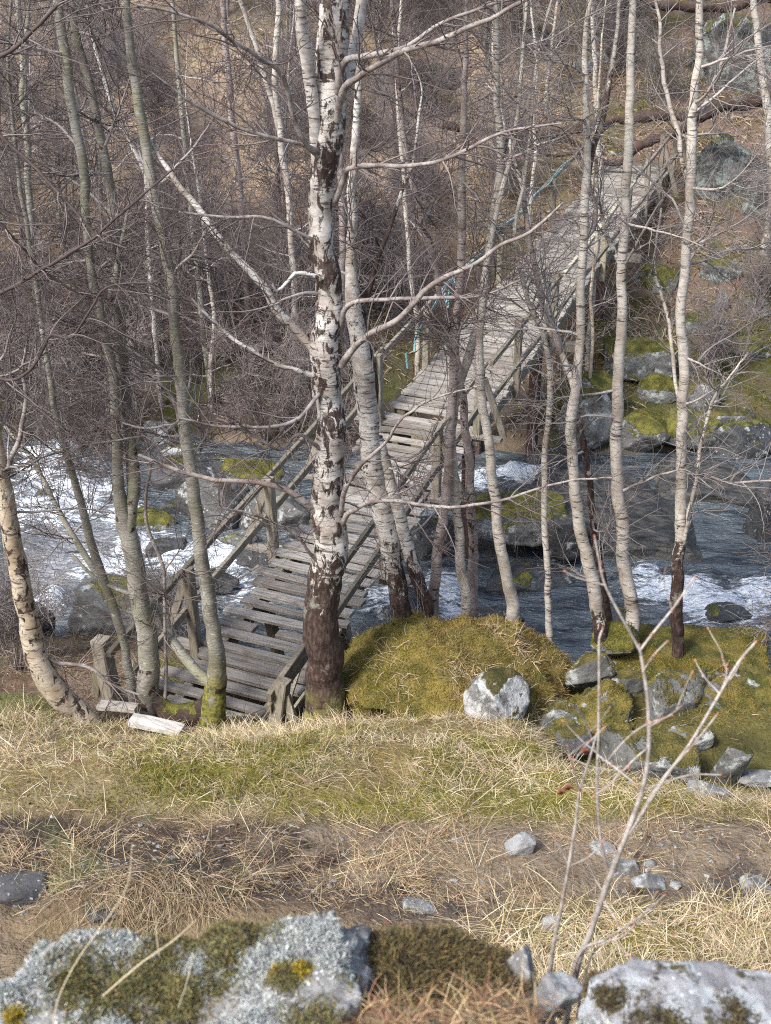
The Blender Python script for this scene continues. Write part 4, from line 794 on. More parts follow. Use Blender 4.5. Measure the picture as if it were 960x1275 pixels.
# ------------------------------------------------------------------ trees
WS = 0.68
def px_path(pts, Y0, Y1=None, wscale=1.0):
    """(x, y, width) in the photograph at forward distance Y -> (n,4) points with radius"""
    n = len(pts); out = []
    for i, (x, y, wd) in enumerate(pts):
        Y = Y0 if Y1 is None else Y0 + (Y1-Y0)*i/(n-1)
        P = at(x, y, Y); out.append([*P, wd*depth(P)/FPX*0.5*wscale*WS])
    return np.array(out)
def stem(name, Q, mat, parent, k=14, step=0.05, knob=0.10, seed=0, dark=(0.5,0.1,1.0), moss=0.0, mossh=0.6, dark_at=(), crook=0.012):
    """one tapered stem; DARK = (at the foot, higher up, over how many metres)"""
    L = np.linalg.norm(np.diff(Q[:, :3], axis=0), axis=1).sum()
    n = int(max(8, min(260, L/step))); C = catmull(Q, n); P, Rr = C[:, :3], np.maximum(C[:, 3], 0.002)
    s = np.linspace(0, L, n)
    P = P + (Rr*0.55 + crook)[:, None]*np.stack([fbm(P, 2.3, 4, seed), fbm(P, 2.3, 4, seed+3), 0.6*fbm(P, 2.3, 4, seed+6)*(crook > 0.02)], 1)*np.minimum(1, s*4)[:, None]
    V, F = tubes(P[None], Rr[None], k, knob, seed)
    ss = np.repeat(s, k)
    d0, d1, dl = dark; dk = d1 + (d0-d1)*(1-sstep(dl*0.35, dl, ss))
    for a, b, v in dark_at: dk = np.maximum(dk, v*np.exp(-((ss-a)/b)**2))
    ms = moss*(1-sstep(mossh*0.4, mossh, ss))
    caps = []
    o = mesh(name, V, F, M[mat], parent, {'dark': dk, 'moss': ms})
    return o, P, Rr
def resample(P, Rr, n=14):
    C = catmull(np.concatenate([P, Rr[:, None]], 1), n); return C[:, :3], C[:, 3]
def rooted(Q, sink=0.25):
    """carry the foot of a stem down into the ground"""
    p = Q[0].copy(); g = float(ground(p[0], p[1])[0])
    if p[2] > g - 0.05:
        d = Q[0, :3]-Q[1, :3]; d /= np.linalg.norm(d)
        e = p.copy(); e[:2] += d[:2]*0.12; e[2] = min(g-0.12, p[2]-0.15); e[3] *= 1.12
        return np.concatenate([e[None], Q]), p
    return Q, p
def hero(label, mat, Y, trunks, limbs=(), grow=3.0,  dark=(0.6,0.1,1.2), moss=0.0, mossh=0.6, nt=(40, 500, 1400), tL=((0.6,1.6),(0.25,0.7),(0.10,0.32)), tip=0.0022, thin=(0.12,0.092,0.088), thick=(0.36,0.325,0.30), t0=0.25, bias=None, up=0.02, dark_at=(), name='birch_tree', cat='tree', seed=1, lean=(0,0,1), Y1=None, group=None, fat=1.0):
    """a bare tree: TRUNKS and LIMBS follow the stems one sees, finer branches grow by rule"""
    first = True; root = None; Ps, Rs = [], []
    for i, tr in enumerate(trunks):
        kw = {}
        if isinstance(tr, dict): kw = dict(tr); tr = kw.pop('p')
        Yt = kw.pop('Y', Y); Yt1 = kw.pop('Y1', Y1); gr = kw.pop('grow', grow); at_root = kw.pop('rooted', True)
        Q = px_path(tr, Yt, Yt1, fat)
        if at_root: Q, foot = rooted(Q)
        if gr:      # the part above the picture
            d = Q[-1, :3]-Q[-2, :3]; d = d/np.linalg.norm(d)*0.8 + np.array(lean)*0.2; d /= np.linalg.norm(d)
            for q in range(1, 4): Q = np.concatenate([Q, [[*(Q[-1, :3] + d*gr/3 + np.array([rng.normal(0, .08), rng.normal(0, .08), 0])), Q[-1, 3]*(0.62 if q < 3 else 0.4)]]])
        if root is None:
            root = empty(name, foot[:3]); tag(root, label, cat, group)
        o, P, Rr = stem('trunk', Q, kw.get('mat', mat), root, seed=seed*7+i, dark=kw.get('dark', dark), moss=moss if at_root else 0, mossh=mossh, dark_at=dark_at if i == 0 else ())
        P, Rr = resample(P, Rr); Ps.append(P); Rs.append(Rr)
    lP, lR = [], []
    for j, lb in enumerate(limbs):
        kw = dict(lb) if isinstance(lb, dict) else {'p': lb}
        Q = px_path(kw['p'], kw.get('Y', Y), kw.get('Y1', Y + rng.uniform(-0.9, 0.9)))
        o, P, Rr = stem('limb', Q, kw.get('mat', mat), root, k=9, step=0.06, knob=0.12, seed=seed*13+j, dark=kw.get('dark', (0.35, 0.15, 0.3)), crook=0.05)
        P, Rr = resample(P, Rr); lP.append(P); lR.append(Rr)
    TP, TR = np.stack(Ps), np.stack(Rs)
    a, ar = spawn(TP, TR, nt[0], t0, 1.0, tL[0], (45, 95), up, 0.12, 14, 0.45, 0.014, tip*1.3, 0.45, bias)
    P1, R1 = (np.concatenate([np.stack(lP), a]), np.concatenate([np.stack(lR), ar])) if lP else (a, ar)
    b, br = spawn(P1, R1, int(nt[1]*0.8), 0.12, 1.0, (tL[1][0]*1.2, tL[1][1]*1.3), (25, 70), 0.0, 0.115, 9, 0.55, 0.007, tip, 0.4)
    c, cr = spawn(b, br, int(nt[2]*0.8), 0.1, 1.0, (tL[2][0]*1.2, tL[2][1]*1.3), (25, 65), 0.0, 0.13, 6, 0.7, 0.004, tip*0.8, 0.3)
    o = twig_mesh('twigs', [(a, ar, 5), (b, br, 4), (c, cr, 3)], root, thin, thick); o['kind'] = 'stuff'
    return root
GREYT = dict(thin=(0.13,0.104,0.098), thick=(0.33,0.30,0.28))
# the big birch in front of the bridge
hero('largest birch, thick white trunk with black cracked foot, standing before the bridge', 'birch', 9.4,
     [dict(p=[(402,872,66),(402,840,58),(404,760,57),(408,650,52),(411,540,47),(408,450,46),(408,380,44),(403,300,40),(402,235,40),(404,190,44),(410,130,50),(414,60,50),(418,-30,44)]),
      dict(p=[(398,225,20),(392,150,20),(384,80,20),(375,30,18),(372,-30,16)], rooted=False, Y1=9.1, grow=2.5, dark=(0.1,0.0,1)),
      dict(p=[(420,130,24),(430,95,20),(445,40,18),(452,-30,16)], rooted=False, Y1=9.8, grow=2.5, dark=(0.1,0.0,1))],
     [dict(p=[(400,455,16),(385,432,17),(350,385,17),(325,350,15),(298,318,14),(262,272,13),(230,238,12),(205,205,9),(190,178,6),(182,150,4)], Y=9.4, Y1=9.9, dark=(0.1,0.05,1)),
      dict(p=[(396,640,15),(378,625,13),(345,607,10),(300,597,9),(250,592,8),(205,580,7),(172,566,5)], Y=9.35, Y1=9.0, mat='birch_pink', dark=(0.2,0.1,1)),
      dict(p=[(425,455,15),(440,432,12),(465,410,12),(490,398,11),(520,370,11),(545,352,10),(590,330,8),(625,305,7),(660,290,6),(700,255,4)], Y=9.35, Y1=8.3, mat='greyish_limb'),
      dict(p=[(422,420,13),(430,388,11),(442,374,9),(480,371,8),(560,370,7),(610,366,5),(650,350,4)], Y=9.4, Y1=8.9, mat='greyish_limb'),
      dict(p=[(424,655,13),(440,634,10),(470,624,8),(520,628,7),(580,630,6),(640,618,5),(700,600,4),(760,596,3)], Y=9.35, Y1=8.6, mat='greyish_limb'),
      dict(p=[(424,640,11),(436,600,9),(455,575,8),(480,552,6),(500,520,5),(545,495,4),(600,480,3)], Y=9.3, Y1=8.5, mat='greyish_limb'),
      dict(p=[(418,130,18),(424,95,16),(432,74,13),(455,70,12),(490,62,9),(540,36,7),(590,14,6),(650,-5,5)], Y=9.35, Y1=8.8, mat='greyish_limb'),
      dict(p=[(420,150,15),(430,112,14),(455,92,12),(500,66,11),(550,50,10),(600,28,9),(650,4,8)], Y=9.3, Y1=8.3, mat='greyish_limb'),
      dict(p=[(418,250,12),(428,222,10),(440,212,9),(500,207,8),(545,200,7),(590,180,7),(640,160,5),(700,150,3)], Y=9.35, Y1=8.4, mat='greyish_limb'),
      dict(p=[(396,195,9),(372,178,8),(330,166,7),(280,150,6),(240,128,5),(200,100,3)], Y=9.3, Y1=8.6, mat='greyish_limb'),
      dict(p=[(396,190,11),(375,170,10),(352,95,9),(322,72,8),(290,50,7),(250,28,6),(170,5,5)], Y=9.3, Y1=8.2, mat='greyish_limb'),
      dict(p=[(392,300,8),(370,288,6),(330,272,6),(270,268,5),(220,266,4)], Y=9.35, Y1=9.0, mat='greyish_limb'),
      dict(p=[(397,345,9),(380,340,8),(366,340,7),(355,352,6),(345,360,5),(338,352,4)], Y=9.3, Y1=9.1),
      dict(p=[(398,470,12),(370,462,10),(330,445,8),(290,420,7),(262,398,6),(238,372,4)], Y=9.35, Y1=9.0),
      dict(p=[(398,490,8),(370,520,7),(330,530,6),(270,528,5),(220,520,4)], Y=9.3, Y1=8.7, mat='greyish_limb'),
      dict(p=[(400,560,8),(372,540,6),(352,560,5),(320,545,5),(270,520,4)], Y=9.3, Y1=8.9, mat='greyish_limb'),
      dict(p=[(396,700,7),(362,660,6),(330,648,5),(300,640,5),(268,632,4)], Y=9.3, Y1=8.9, mat='greyish_limb')],
     grow=3.5, fat=1.16, dark=(0.97,0.37,2.3), moss=0.9, mossh=0.75, nt=(24, 520, 2300), t0=0.35, tL=((0.7,1.8),(0.25,0.8),(0.1,0.35)), seed=2, dark_at=((3.3,0.25,0.5),(4.6,0.25,0.52),(5.5,0.25,0.55)))

hero('pale birch with two shaggy dark feet, just right of the largest one', 'birch', 10.3,
     [dict(p=[(506,785,32),(500,760,34),(488,690,37),(474,630,38),(464,570,38),(460,520,38),(455,480,40),(447,420,34),(440,370,28),(436,320,20),(438,250,18),(442,180,15),(446,100,13),(448,30,12),(450,-30,10)]),
      dict(p=[(533,775,24),(524,735,25),(508,680,25),(496,630,24),(480,580,22),(470,545,18)], grow=0),
      dict(p=[(462,520,18),(464,470,19),(452,400,16),(470,330,9),(485,285,8),(500,240,7),(515,200,6),(520,150,5)], rooted=False, grow=0.8, Y1=10.6)],
     [dict(p=[(470,560,8),(500,575,5),(528,560,4),(560,520,3)], mat='greyish_limb')],
     dark=(0.95,0.22,2.6), nt=(24,380,1500), t0=0.45, seed=3)
hero('slim reddish birch leaning right, close behind the second birch over the deck', 'birch_pink', 10.5,
     [[(541,772,20),(543,720,20),(550,650,19),(558,590,17),(561,530,17),(565,450,16),(571,380,16),(574,300,15),(575,200,14),(578,110,11),(580,40,9),(583,-20,7)]],
     dark=(0.8,0.2,1.2), nt=(18,300,1300), t0=0.4, seed=4)
hero('pale slim birch curving out over the upper deck, right of the reddish one', 'birch_clean', 10.6,
     [[(580,772,19),(577,720,19),(570,650,17),(564,590,17),(562,550,16),(566,500,17),(580,455,17),(592,410,16),(602,365,17),(614,285,16),(622,200,15),(619,110,13),(617,40,11),(615,-20,9)],
      dict(p=[(616,262,9),(625,200,8),(640,140,7),(652,60,6),(655,-10,5)], rooted=False, grow=1.5, Y1=10.9)],
     dark=(0.75,0.05,0.8), nt=(18,300,1300), t0=0.4, seed=5, tip=0.0018, thin=(0.21,0.185,0.172))
hero('brownish slim birch with rough bark between the two pale slim stems', 'birch_pink', 10.9,
     [[(590,770,19),(588,700,18),(586,640,18),(582,570,16),(577,500,14),(566,440,14),(556,390,12),(540,330,12),(522,260,12),(508,200,11),(497,110,9),(491,30,8),(488,-20,6)]],
     dark=(0.7,0.25,1.5), nt=(16,240,1000), t0=0.4, seed=6)
hero('straight white birch beside the right edge of the middle deck', 'birch_clean', 10.4,
     [[(638,778,24),(634,740,23),(625,680,21),(616,620,19),(609,570,18),(604,520,17),(599,470,17),(598,420,14),(606,340,12),(622,250,10),(640,170,8),(650,90,7),(656,0,6)]],
     dark=(0.7,0.1,0.9), nt=(18,300,1300), t0=0.45, seed=7, tip=0.0018, thin=(0.21,0.185,0.172))
hero('thinnest single birch stem standing alone in front of dark water', 'birch_clean', 10.5,
     [[(685,822,14),(684,770,13),(681,710,12),(678,640,12),(678,570,11),(684,510,11),(685,460,10),(676,415,10),(660,380,9),(648,340,8),(640,290,7),(652,230,7),(662,160,6),(668,80,5)]],
     [dict(p=[(685,480,9),(705,465,9),(690,420,12),(676,385,12),(668,345,12),(662,300,11),(655,240,9),(648,190,8)], mat='birch_pink', Y1=10.6)],
     dark=(0.4,0.15,0.5), nt=(16,240,1000), t0=0.35, seed=8, tip=0.0018, thin=(0.21,0.185,0.172))
hero('forked white birch above the tilted slab, its stem kinked at the fork', 'birch_clean', 10.3,
     [dict(p=[(749,812,27),(746,780,26),(737,725,24),(724,660,22),(715,600,20),(710,550,19),(712,518,20),(719,470,17),(722,420,16),(723,360,16),(727,290,15),(728,240,16),(731,200,14),(732,150,13),(728,90,11),(730,30,9),(738,-20,8)]),
      dict(p=[(757,800,20),(752,745,19),(744,690,16),(736,630,14),(730,570,13),(722,520,13)], grow=0, dark=(0.95,0.5,2), mat='birch_pink', Y=10.6),
      dict(p=[(728,250,12),(736,190,12),(748,150,10),(760,95,9),(768,40,7),(772,-20,6)], rooted=False, Y1=10.6, grow=2)],
     [dict(p=[(723,330,9),(726,300,8),(738,280,8),(742,250,7),(735,230,5),(728,200,4)], mat='greyish_limb'),
      dict(p=[(716,490,8),(700,440,12),(690,400,11),(684,350,9)], mat='birch_clean')],
     dark=(0.65,0.08,1.5), nt=(18,330,1400), t0=0.35, seed=9, tip=0.0018, thin=(0.21,0.185,0.172))
hero('straight white birch with dark eye marks, left of the far bridge end', 'birch_clean', 10.5,
     [[(787,796,27),(783,750,26),(776,690,24),(772,640,23),(770,590,22),(768,540,21),(769,480,20),(771,420,19),(775,350,18),(778,290,18),(781,230,17),(783,150,17),(785,80,15),(787,10,13),(788,-30,12)]],
     [dict(p=[(772,328,10),(762,305,9),(752,285,8),(748,265,6),(740,240,4)], mat='birch_clean'),
      dict(p=[(771,610,6),(740,612,4),(690,630,3),(640,640,2)], mat='greyish_limb'),
      dict(p=[(774,612,6),(800,600,5),(830,590,4),(855,586,3),(890,610,2)], mat='greyish_limb')],
     dark=(0.75,0.10,1.0), nt=(18,330,1400), t0=0.3, seed=10, tip=0.0018, thin=(0.21,0.185,0.172))
hero('rightmost tall birch, pale above and dark brown below, on the flat mossy ledge', 'birch_clean', 10.4,
     [[(843,812,23),(843,760,23),(845,690,22),(848,620,20),(850,550,19),(850,480,19),(850,410,18),(852,340,18),(856,260,18),(860,190,18),(866,110,16),(871,40,14),(874,-30,12)]],
     [dict(p=[(857,228,10),(849,190,9),(840,150,9),(830,105,8),(822,50,7),(812,-10,5)], mat='birch_clean'),
      dict(p=[(864,170,7),(880,120,6),(895,85,6),(906,50,5),(912,10,4)], mat='birch_pink'),
      dict(p=[(847,705,7),(853,680,7),(862,620,7),(874,560,7),(886,500,6),(905,470,4),(930,440,3)], mat='birch_clean', Y1=10.1),
      dict(p=[(849,510,6),(842,470,7),(836,420,7),(826,370,6),(816,320,5),(822,260,4)], mat='birch_clean'),
      dict(p=[(852,590,6),(880,592,5),(910,600,5),(960,598,4),(1000,602,3)], mat='greyish_limb'),
      dict(p=[(852,330,6),(880,322,5),(910,312,5),(960,312,4)], mat='greyish_limb')],
     dark=(0.95,0.08,2.3), nt=(30,560,2400), t0=0.25, seed=11, tip=0.0018, thin=(0.21,0.185,0.172), bias=(0.5,0,0))
# the group on the left
hero('leaning birch with golden curling bark and white scarred foot, at the left edge', 'birch_gold', 9.6,
     [[(118,905,38),(100,888,42),(68,850,46),(44,810,42),(32,770,37),(24,720,35),(16,670,33),(8,625,30),(2,590,27),(-8,540,25),(-22,480,22),(-40,400,20),(-60,300,17)]],
     [dict(p=[(52,815,9),(75,828,8),(110,832,7),(135,848,6),(155,858,5),(178,866,4)], mat='greyish_limb'),
      dict(p=[(-60,95,11),(-20,75,9),(12,62,8),(45,38,7),(75,5,6),(90,-20,5)], mat='dark_limb', Y=8.8, Y1=8.5),
      dict(p=[(-50,395,9),(0,365,8),(55,332,7),(115,297,6),(165,255,5),(215,212,3)], mat='dark_limb', Y=9.3, Y1=8.7),
      dict(p=[(-45,130,9),(0,168,8),(45,212,7),(85,250,6),(130,300,4),(160,340,3)], mat='dark_limb', Y=9.4, Y1=9.0),
      dict(p=[(-40,440,8),(0,470,7),(30,462,6),(62,420,6),(92,420,5),(130,360,4),(200,350,3)], mat='dark_limb', Y=9.4, Y1=8.9),
      dict(p=[(-30,250,6),(20,300,5),(60,345,5),(105,370,4),(170,380,3)], mat='dark_limb', Y=9.3, Y1=9.6),
      dict(p=[(4,600,12),(15,575,10),(24,540,9),(30,500,8),(28,460,6),(36,420,4)], mat='greyish_limb')],
     dark=(0.25,0.26,0.9), nt=(26,420,1800), t0=0.3, seed=12, bias=(0.6,0,0), **GREYT)
hero('stout forked grey trunk with black bark scars, left of the bridge', 'grey', 9.9,
     [dict(p=[(184,880,44),(184,850,41),(181,790,37),(173,740,34),(164,690,33),(158,650,32),(150,610,22),(147,570,19),(144,520,19),(140,470,17),(130,420,17),(124,385,19),(113,330,15),(107,260,16),(101,200,18),(87,130,18),(80,70,18),(74,0,17),(70,-40,16)]),
      dict(p=[(160,660,24),(166,615,24),(163,565,23),(158,510,21),(155,450,19),(152,390,18),(148,320,17),(138,250,17),(126,180,17),(112,110,16),(96,50,16),(88,-20,14)], rooted=False, Y1=10.3)],
     [dict(p=[(126,388,14),(136,378,12),(148,345,11),(153,300,8),(160,250,5)], mat='grey', Y1=9.9)],
     dark=(0.75,0.40,1.4), nt=(28,600,2500), t0=0.35, tL=((0.6,1.7),(0.3,0.8),(0.12,0.4)), seed=13, **GREYT)
hero('slender grey trunk rising from a moss wrapped foot at the near end of the bridge', 'grey', 9.75,
     [dict(p=[(262,905,52),(266,868,44),(272,830,34),(268,790,28),(260,745,27),(252,700,25),(244,640,24),(236,580,23),(231,520,21),(224,470,22),(218,410,20),(213,350,20),(203,300,20),(192,240,20),(182,180,19),(170,120,18),(162,60,17),(157,0,16),(154,-40,15)], dark=(0.8,0.12,0.5)),
      dict(p=[(272,850,30),(258,878,40),(232,890,42),(208,884,36),(188,862,24)], rooted=False, grow=0, mat='log_moss', Y1=9.9),
      dict(p=[(270,856,22),(247,840,21),(229,820,20),(214,796,18),(203,765,15),(184,747,12),(150,735,9),(118,718,7),(90,690,5)], rooted=False, grow=0, Y1=10.3)],
     [dict(p=[(234,560,9),(215,500,8),(190,470,7),(150,450,6),(100,440,4)], mat='greyish_limb'),
      dict(p=[(212,345,9),(230,320,8),(250,318,7),(270,322,5)], mat='greyish_limb')],
     dark=(0.5,0.08,0.8), moss=1.0, mossh=1.2, nt=(28,600,2500), t0=0.3, tL=((0.6,1.7),(0.3,0.8),(0.12,0.4)), seed=14, **GREYT)
hero('thin grey stem leaning left across the rapids from the forked grey trunk', 'grey', 10.2,
     [[(166,872,18),(158,820,17),(146,770,17),(132,730,17),(118,690,16),(104,640,15),(90,590,14),(78,550,13),(66,500,12),(58,440,11),(48,370,10),(36,300,9),(24,220,8),(16,140,7),(10,60,6)],
      dict(p=[(136,740,13),(104,690,12),(80,650,10),(55,600,9),(30,560,8),(5,530,6)], rooted=False, grow=0, Y1=10.8)],
     dark=(0.3,0.1,0.5), nt=(24,520,2100), t0=0.3, seed=15, **GREYT)
hero('crooked pale sapling stem in front of the dark boulder beside the mossy foot', 'greyish_limb', 9.9,
     [[(206,870,7),(206,800,6),(205,750,6),(203,705,7),(186,660,7),(182,620,6),(186,570,5),(174,520,4),(164,480,3)]],
     nt=(10,90,300), grow=0.4, t0=0.2, seed=16, cat='sapling', name='birch_sapling', **GREYT)
# stems further back whose trunks one can follow
FARS = [
 ('pale birch stem behind the upper left of the largest birch', 'birch_clean', 20.8, [[(365,330,12),(358,240,12),(350,180,12),(343,90,12),(345,20,11),(346,-30,10)], [(358,230,8),(352,190,9),(340,130,9),(322,70,9),(305,20,8),(290,-30,7)]]),
 ('thin bluish white birch arching up left behind the slender grey trunk', 'birch', 20.6, [[(186,330,9),(183,240,9),(178,210,9),(165,180,9),(150,155,9),(135,115,8),(122,70,7),(112,30,6),(105,-20,5)]]),
 ('dim twin stem near the upper left corner behind twigs', 'grey', 21.0, [[(48,420,11),(42,340,11),(36,240,12),(34,180,12),(29,120,12),(27,50,11),(20,-20,10)], [(36,200,8),(32,120,8),(33,40,8),(36,-20,7)]]),
 ('dim reddish trunk behind the left limbs of the largest birch', 'birch_pink', 21.5, [[(310,400,11),(304,320,11),(300,240,12),(290,160,12),(284,90,12),(278,20,11),(275,-30,10)]]),
 ('dark slim stem rising left of the far white boulders', 'grey', 20.6, [[(268,560,11),(262,480,11),(252,400,11),(244,320,10),(236,240,10),(226,140,9),(218,40,8),(214,-30,7)]]),
 ('pale stem on the far bank right of the white boulders', 'birch_clean', 20.4, [[(268,585,9),(264,530,9),(262,470,9),(266,400,8),(258,330,7),(250,250,6)]]),
 ('brown birch far behind the middle of the bridge railing', 'birch_pink', 21.5, [[(430,520,14),(428,400,14),(426,300,13),(424,200,12),(430,100,10),(432,0,9)]]),
 ('slim white stem left of the rope over the far rail', 'birch_clean', 21.3, [[(520,420,9),(510,330,8),(505,250,8),(498,170,8),(495,100,7),(498,20,6)]]),
 ('forked thin white birch crossing the rope', 'birch_clean', 21.0, [[(672,470,8),(668,400,8),(662,320,8),(655,250,8),(640,200,8),(632,170,8),(620,120,6),(614,60,5)], [(660,290,6),(662,230,7),(668,190,7),(664,140,6),(668,80,5),(662,20,4)]]),
 ('pale stem standing against the crag at the upper right corner', 'birch_clean', 25.0, [[(962,240,16),(958,160,16),(950,100,14),(945,50,13),(935,-20,11)]]),
 ('pale slender stem left of the far bridge end', 'birch_clean', 22.0, [[(748,235,10),(745,180,10),(742,110,9),(738,40,8),(735,-30,7)]]),
 ('yellowish stem at the right of the deck in front of a pale rail post', 'birch_gold', 20.4, [[(738,420,6),(736,360,6),(744,300,6),(738,240,6),(742,160,5),(748,80,4)]]),
]
for q, (lb, mt, Y, tr) in enumerate(FARS):
    few = q in (7, 8, 10, 11)
    T = [dict(p=tr[0])] + [dict(p=t, rooted=False) for t in tr[1:]]
    hero(lb, mt, Y, T, grow=2.5, dark=(0.3,0.15,1), nt=(9,80,260) if few else (20,240,900), t0=0.2, tL=((0.6,1.8),(0.3,0.9),(0.15,0.45)), tip=0.003, seed=40+q)

# ------------------------------------------------------------------ the alder sapling in front
def sapling():
    Y = 2.30
    tr = [([(716,1215,15),(722,1190,15),(735,1160,14),(757,1097,13),(780,1042,12),(800,985,11),(807,930,10),(806,875,9),(801,835,8),(796,805,7)], Y, Y),
          ([(797,810,7),(772,765,6),(753,727,5.5),(746,695,5),(741,670,5)], Y, Y-0.03), ([(798,808,6),(815,786,6),(840,755,5),(864,720,4)], Y, Y+0.05),
          ([(782,1040,8),(815,985,8),(855,930,7),(890,872,7),(918,825,6),(939,800,6)], Y, Y+0.06), ([(780,1044,6),(830,966,5),(862,928,4),(892,890,3.5)], Y, Y-0.08),
          ([(684,1205,10),(688,1180,9),(698,1130,8),(708,1080,8),(716,1030,7),(722,985,6),(735,940,5),(742,915,4)], Y-0.02, Y-0.05),
          ([(759,1092,8),(748,1050,7),(743,985,7),(745,920,6.5),(746,860,6),(746,800,5),(750,785,4)], Y, Y+0.03),
          ([(743,965,5),(775,925,4),(800,905,3.5),(825,895,3)], Y+0.01, Y-0.1), ([(742,935,4),(732,905,4),(722,885,3.5),(716,880,3)], Y, Y-0.1), ([(744,940,4),(765,955,3.5),(790,975,3)], Y, Y-0.08),
          ([(720,1195,7),(755,1170,6),(800,1140,5),(828,1115,4)], Y-0.03, Y-0.2), ([(735,1190,6),(775,1165,5),(800,1140,4),(818,1112,3)], Y, Y-0.1), ([(750,1120,5),(770,1150,4),(778,1165,3)], Y, Y-0.1),
          ([(800,985,5),(825,975,4),(860,965,3),(895,965,3)], Y, Y+0.05), ([(808,905,4),(835,890,3.5),(848,880,3)], Y, Y-0.06), ([(900,855,5),(905,838,4),(900,820,3)], Y+0.05, Y+0.05),
          ([(808,930,4),(790,945,3.5),(760,975,3),(740,990,2.5)], Y, Y-0.08), ([(722,985,4),(715,960,3),(707,930,3)], Y-0.05, Y-0.1), ([(801,835,4),(815,815,3),(830,800,3)], Y, Y-0.05)]
    root = empty('alder_sapling', at(722, 1200, Y)); tag(root, 'leafless sapling with several grey stems and red buds, growing behind the bottom right slab', 'sapling')
    tips, stems = [], []
    for i, (pts, a, b) in enumerate(tr):
        Q = px_path(pts, a, b, 0.80)
        if pts[0][1] > 1150: Q = np.concatenate([[[Q[0,0]-0.02, Q[0,1]+0.02, Q[0,2]-0.35, Q[0,3]*1.1]], Q])
        o, P, Rr = stem('stem', Q, 'sapling_bark', root, crook=0.004, k=9, step=0.012, knob=0.10, seed=70+i, dark=(0.1,0.1,1))
        stems.append(resample(P, Rr, 10)); tips.append((P[-1], P[-1]-P[-4]))
        for q in range(int(3+4*rng.random())):
            k = rng.integers(len(P)//5, len(P)-2); tips.append((P[k]+0.0*P[k], rand_unit(1)[0]*0.01 + (P[k+1]-P[k])))
    TP = np.stack([t[0] for t in stems]); TR = np.stack([t[1] for t in stems])
    a, ar = spawn(TP, TR, 26, 0.25, 0.98, (0.05, 0.16), (30, 70), 0.10, 0.10, 6, 0.6, 0.0022, 0.0011, 0.3)
    V, F = tubes(a, ar, 6); mesh('twigs', V, F, M['sapling_bark'], root, {'dark': np.zeros(len(V))})['kind'] = 'stuff'
    tips += [(q[-1], q[-1]-q[-2]) for q in a]
    p, F = ico(2)
    for P, d in tips:
        d = d/np.linalg.norm(d); L = rng.uniform(0.0045, 0.0075); r = rng.uniform(0.0018, 0.0028)
        a = np.cross(d, [0.3, 0.5, 0.81]); a /= np.linalg.norm(a); b = np.cross(d, a)
        w_ = 1-0.45*np.clip(p[:, 2], 0, 1)
        V = P + d*L*0.6 + (p[:, :1]*w_[:, None])*a*r + (p[:, 1:2]*w_[:, None])*b*r + p[:, 2:]*d*L
        mesh('bud', V, F, M['bud'], root)
    for (x, y, yy) in ((726, 930, Y-0.1), (697, 981, Y-0.09), (706, 975, Y-0.09)):
        c = at(x, y, yy); u = np.linspace(0, 1, 7); hw = 0.011*np.sin(u*3.14)**0.8+0.0004
        a = rand_unit(1)[0]*0.3+np.array([0.2,0,-0.9]); a /= np.linalg.norm(a); b = np.cross(a, [0,1,0.2]); b /= np.linalg.norm(b); nrm = np.cross(a, b)
        V = np.concatenate([c + a*(u[:, None]-0.1)*0.03 + s*b*hw[:, None] + nrm*(0.006*np.sin(u*5)+abs(s)*0.004)[:, None] for s in (-1, 0, 1)])
        F_ = [(k+7*j, k+1+7*j, k+8+7*j, k+7+7*j) for j in range(2) for k in range(6)]
        lf = mesh('leaf', V, F_, M['leaf'], root); md = lf.modifiers.new('s', 'SOLIDIFY'); md.thickness = 0.0006
n_ = Nodes('sapling_bark'); _c = n_.mix(n_.step(n_.noise(30, None, 4), 0.35, 0.65), (0.30,0.25,0.21), (0.50,0.46,0.42)); _c = n_.mix(n_.math('MULTIPLY', n_.step(n_.noise(90, n_.vec(1,1,2), 3), 0.56, 0.64), 0.7), _c, (0.17,0.12,0.09))
M['sapling_bark'] = n_.done(_c, 0.65, n_.noise(120), 0.4, 0.002)
sapling()

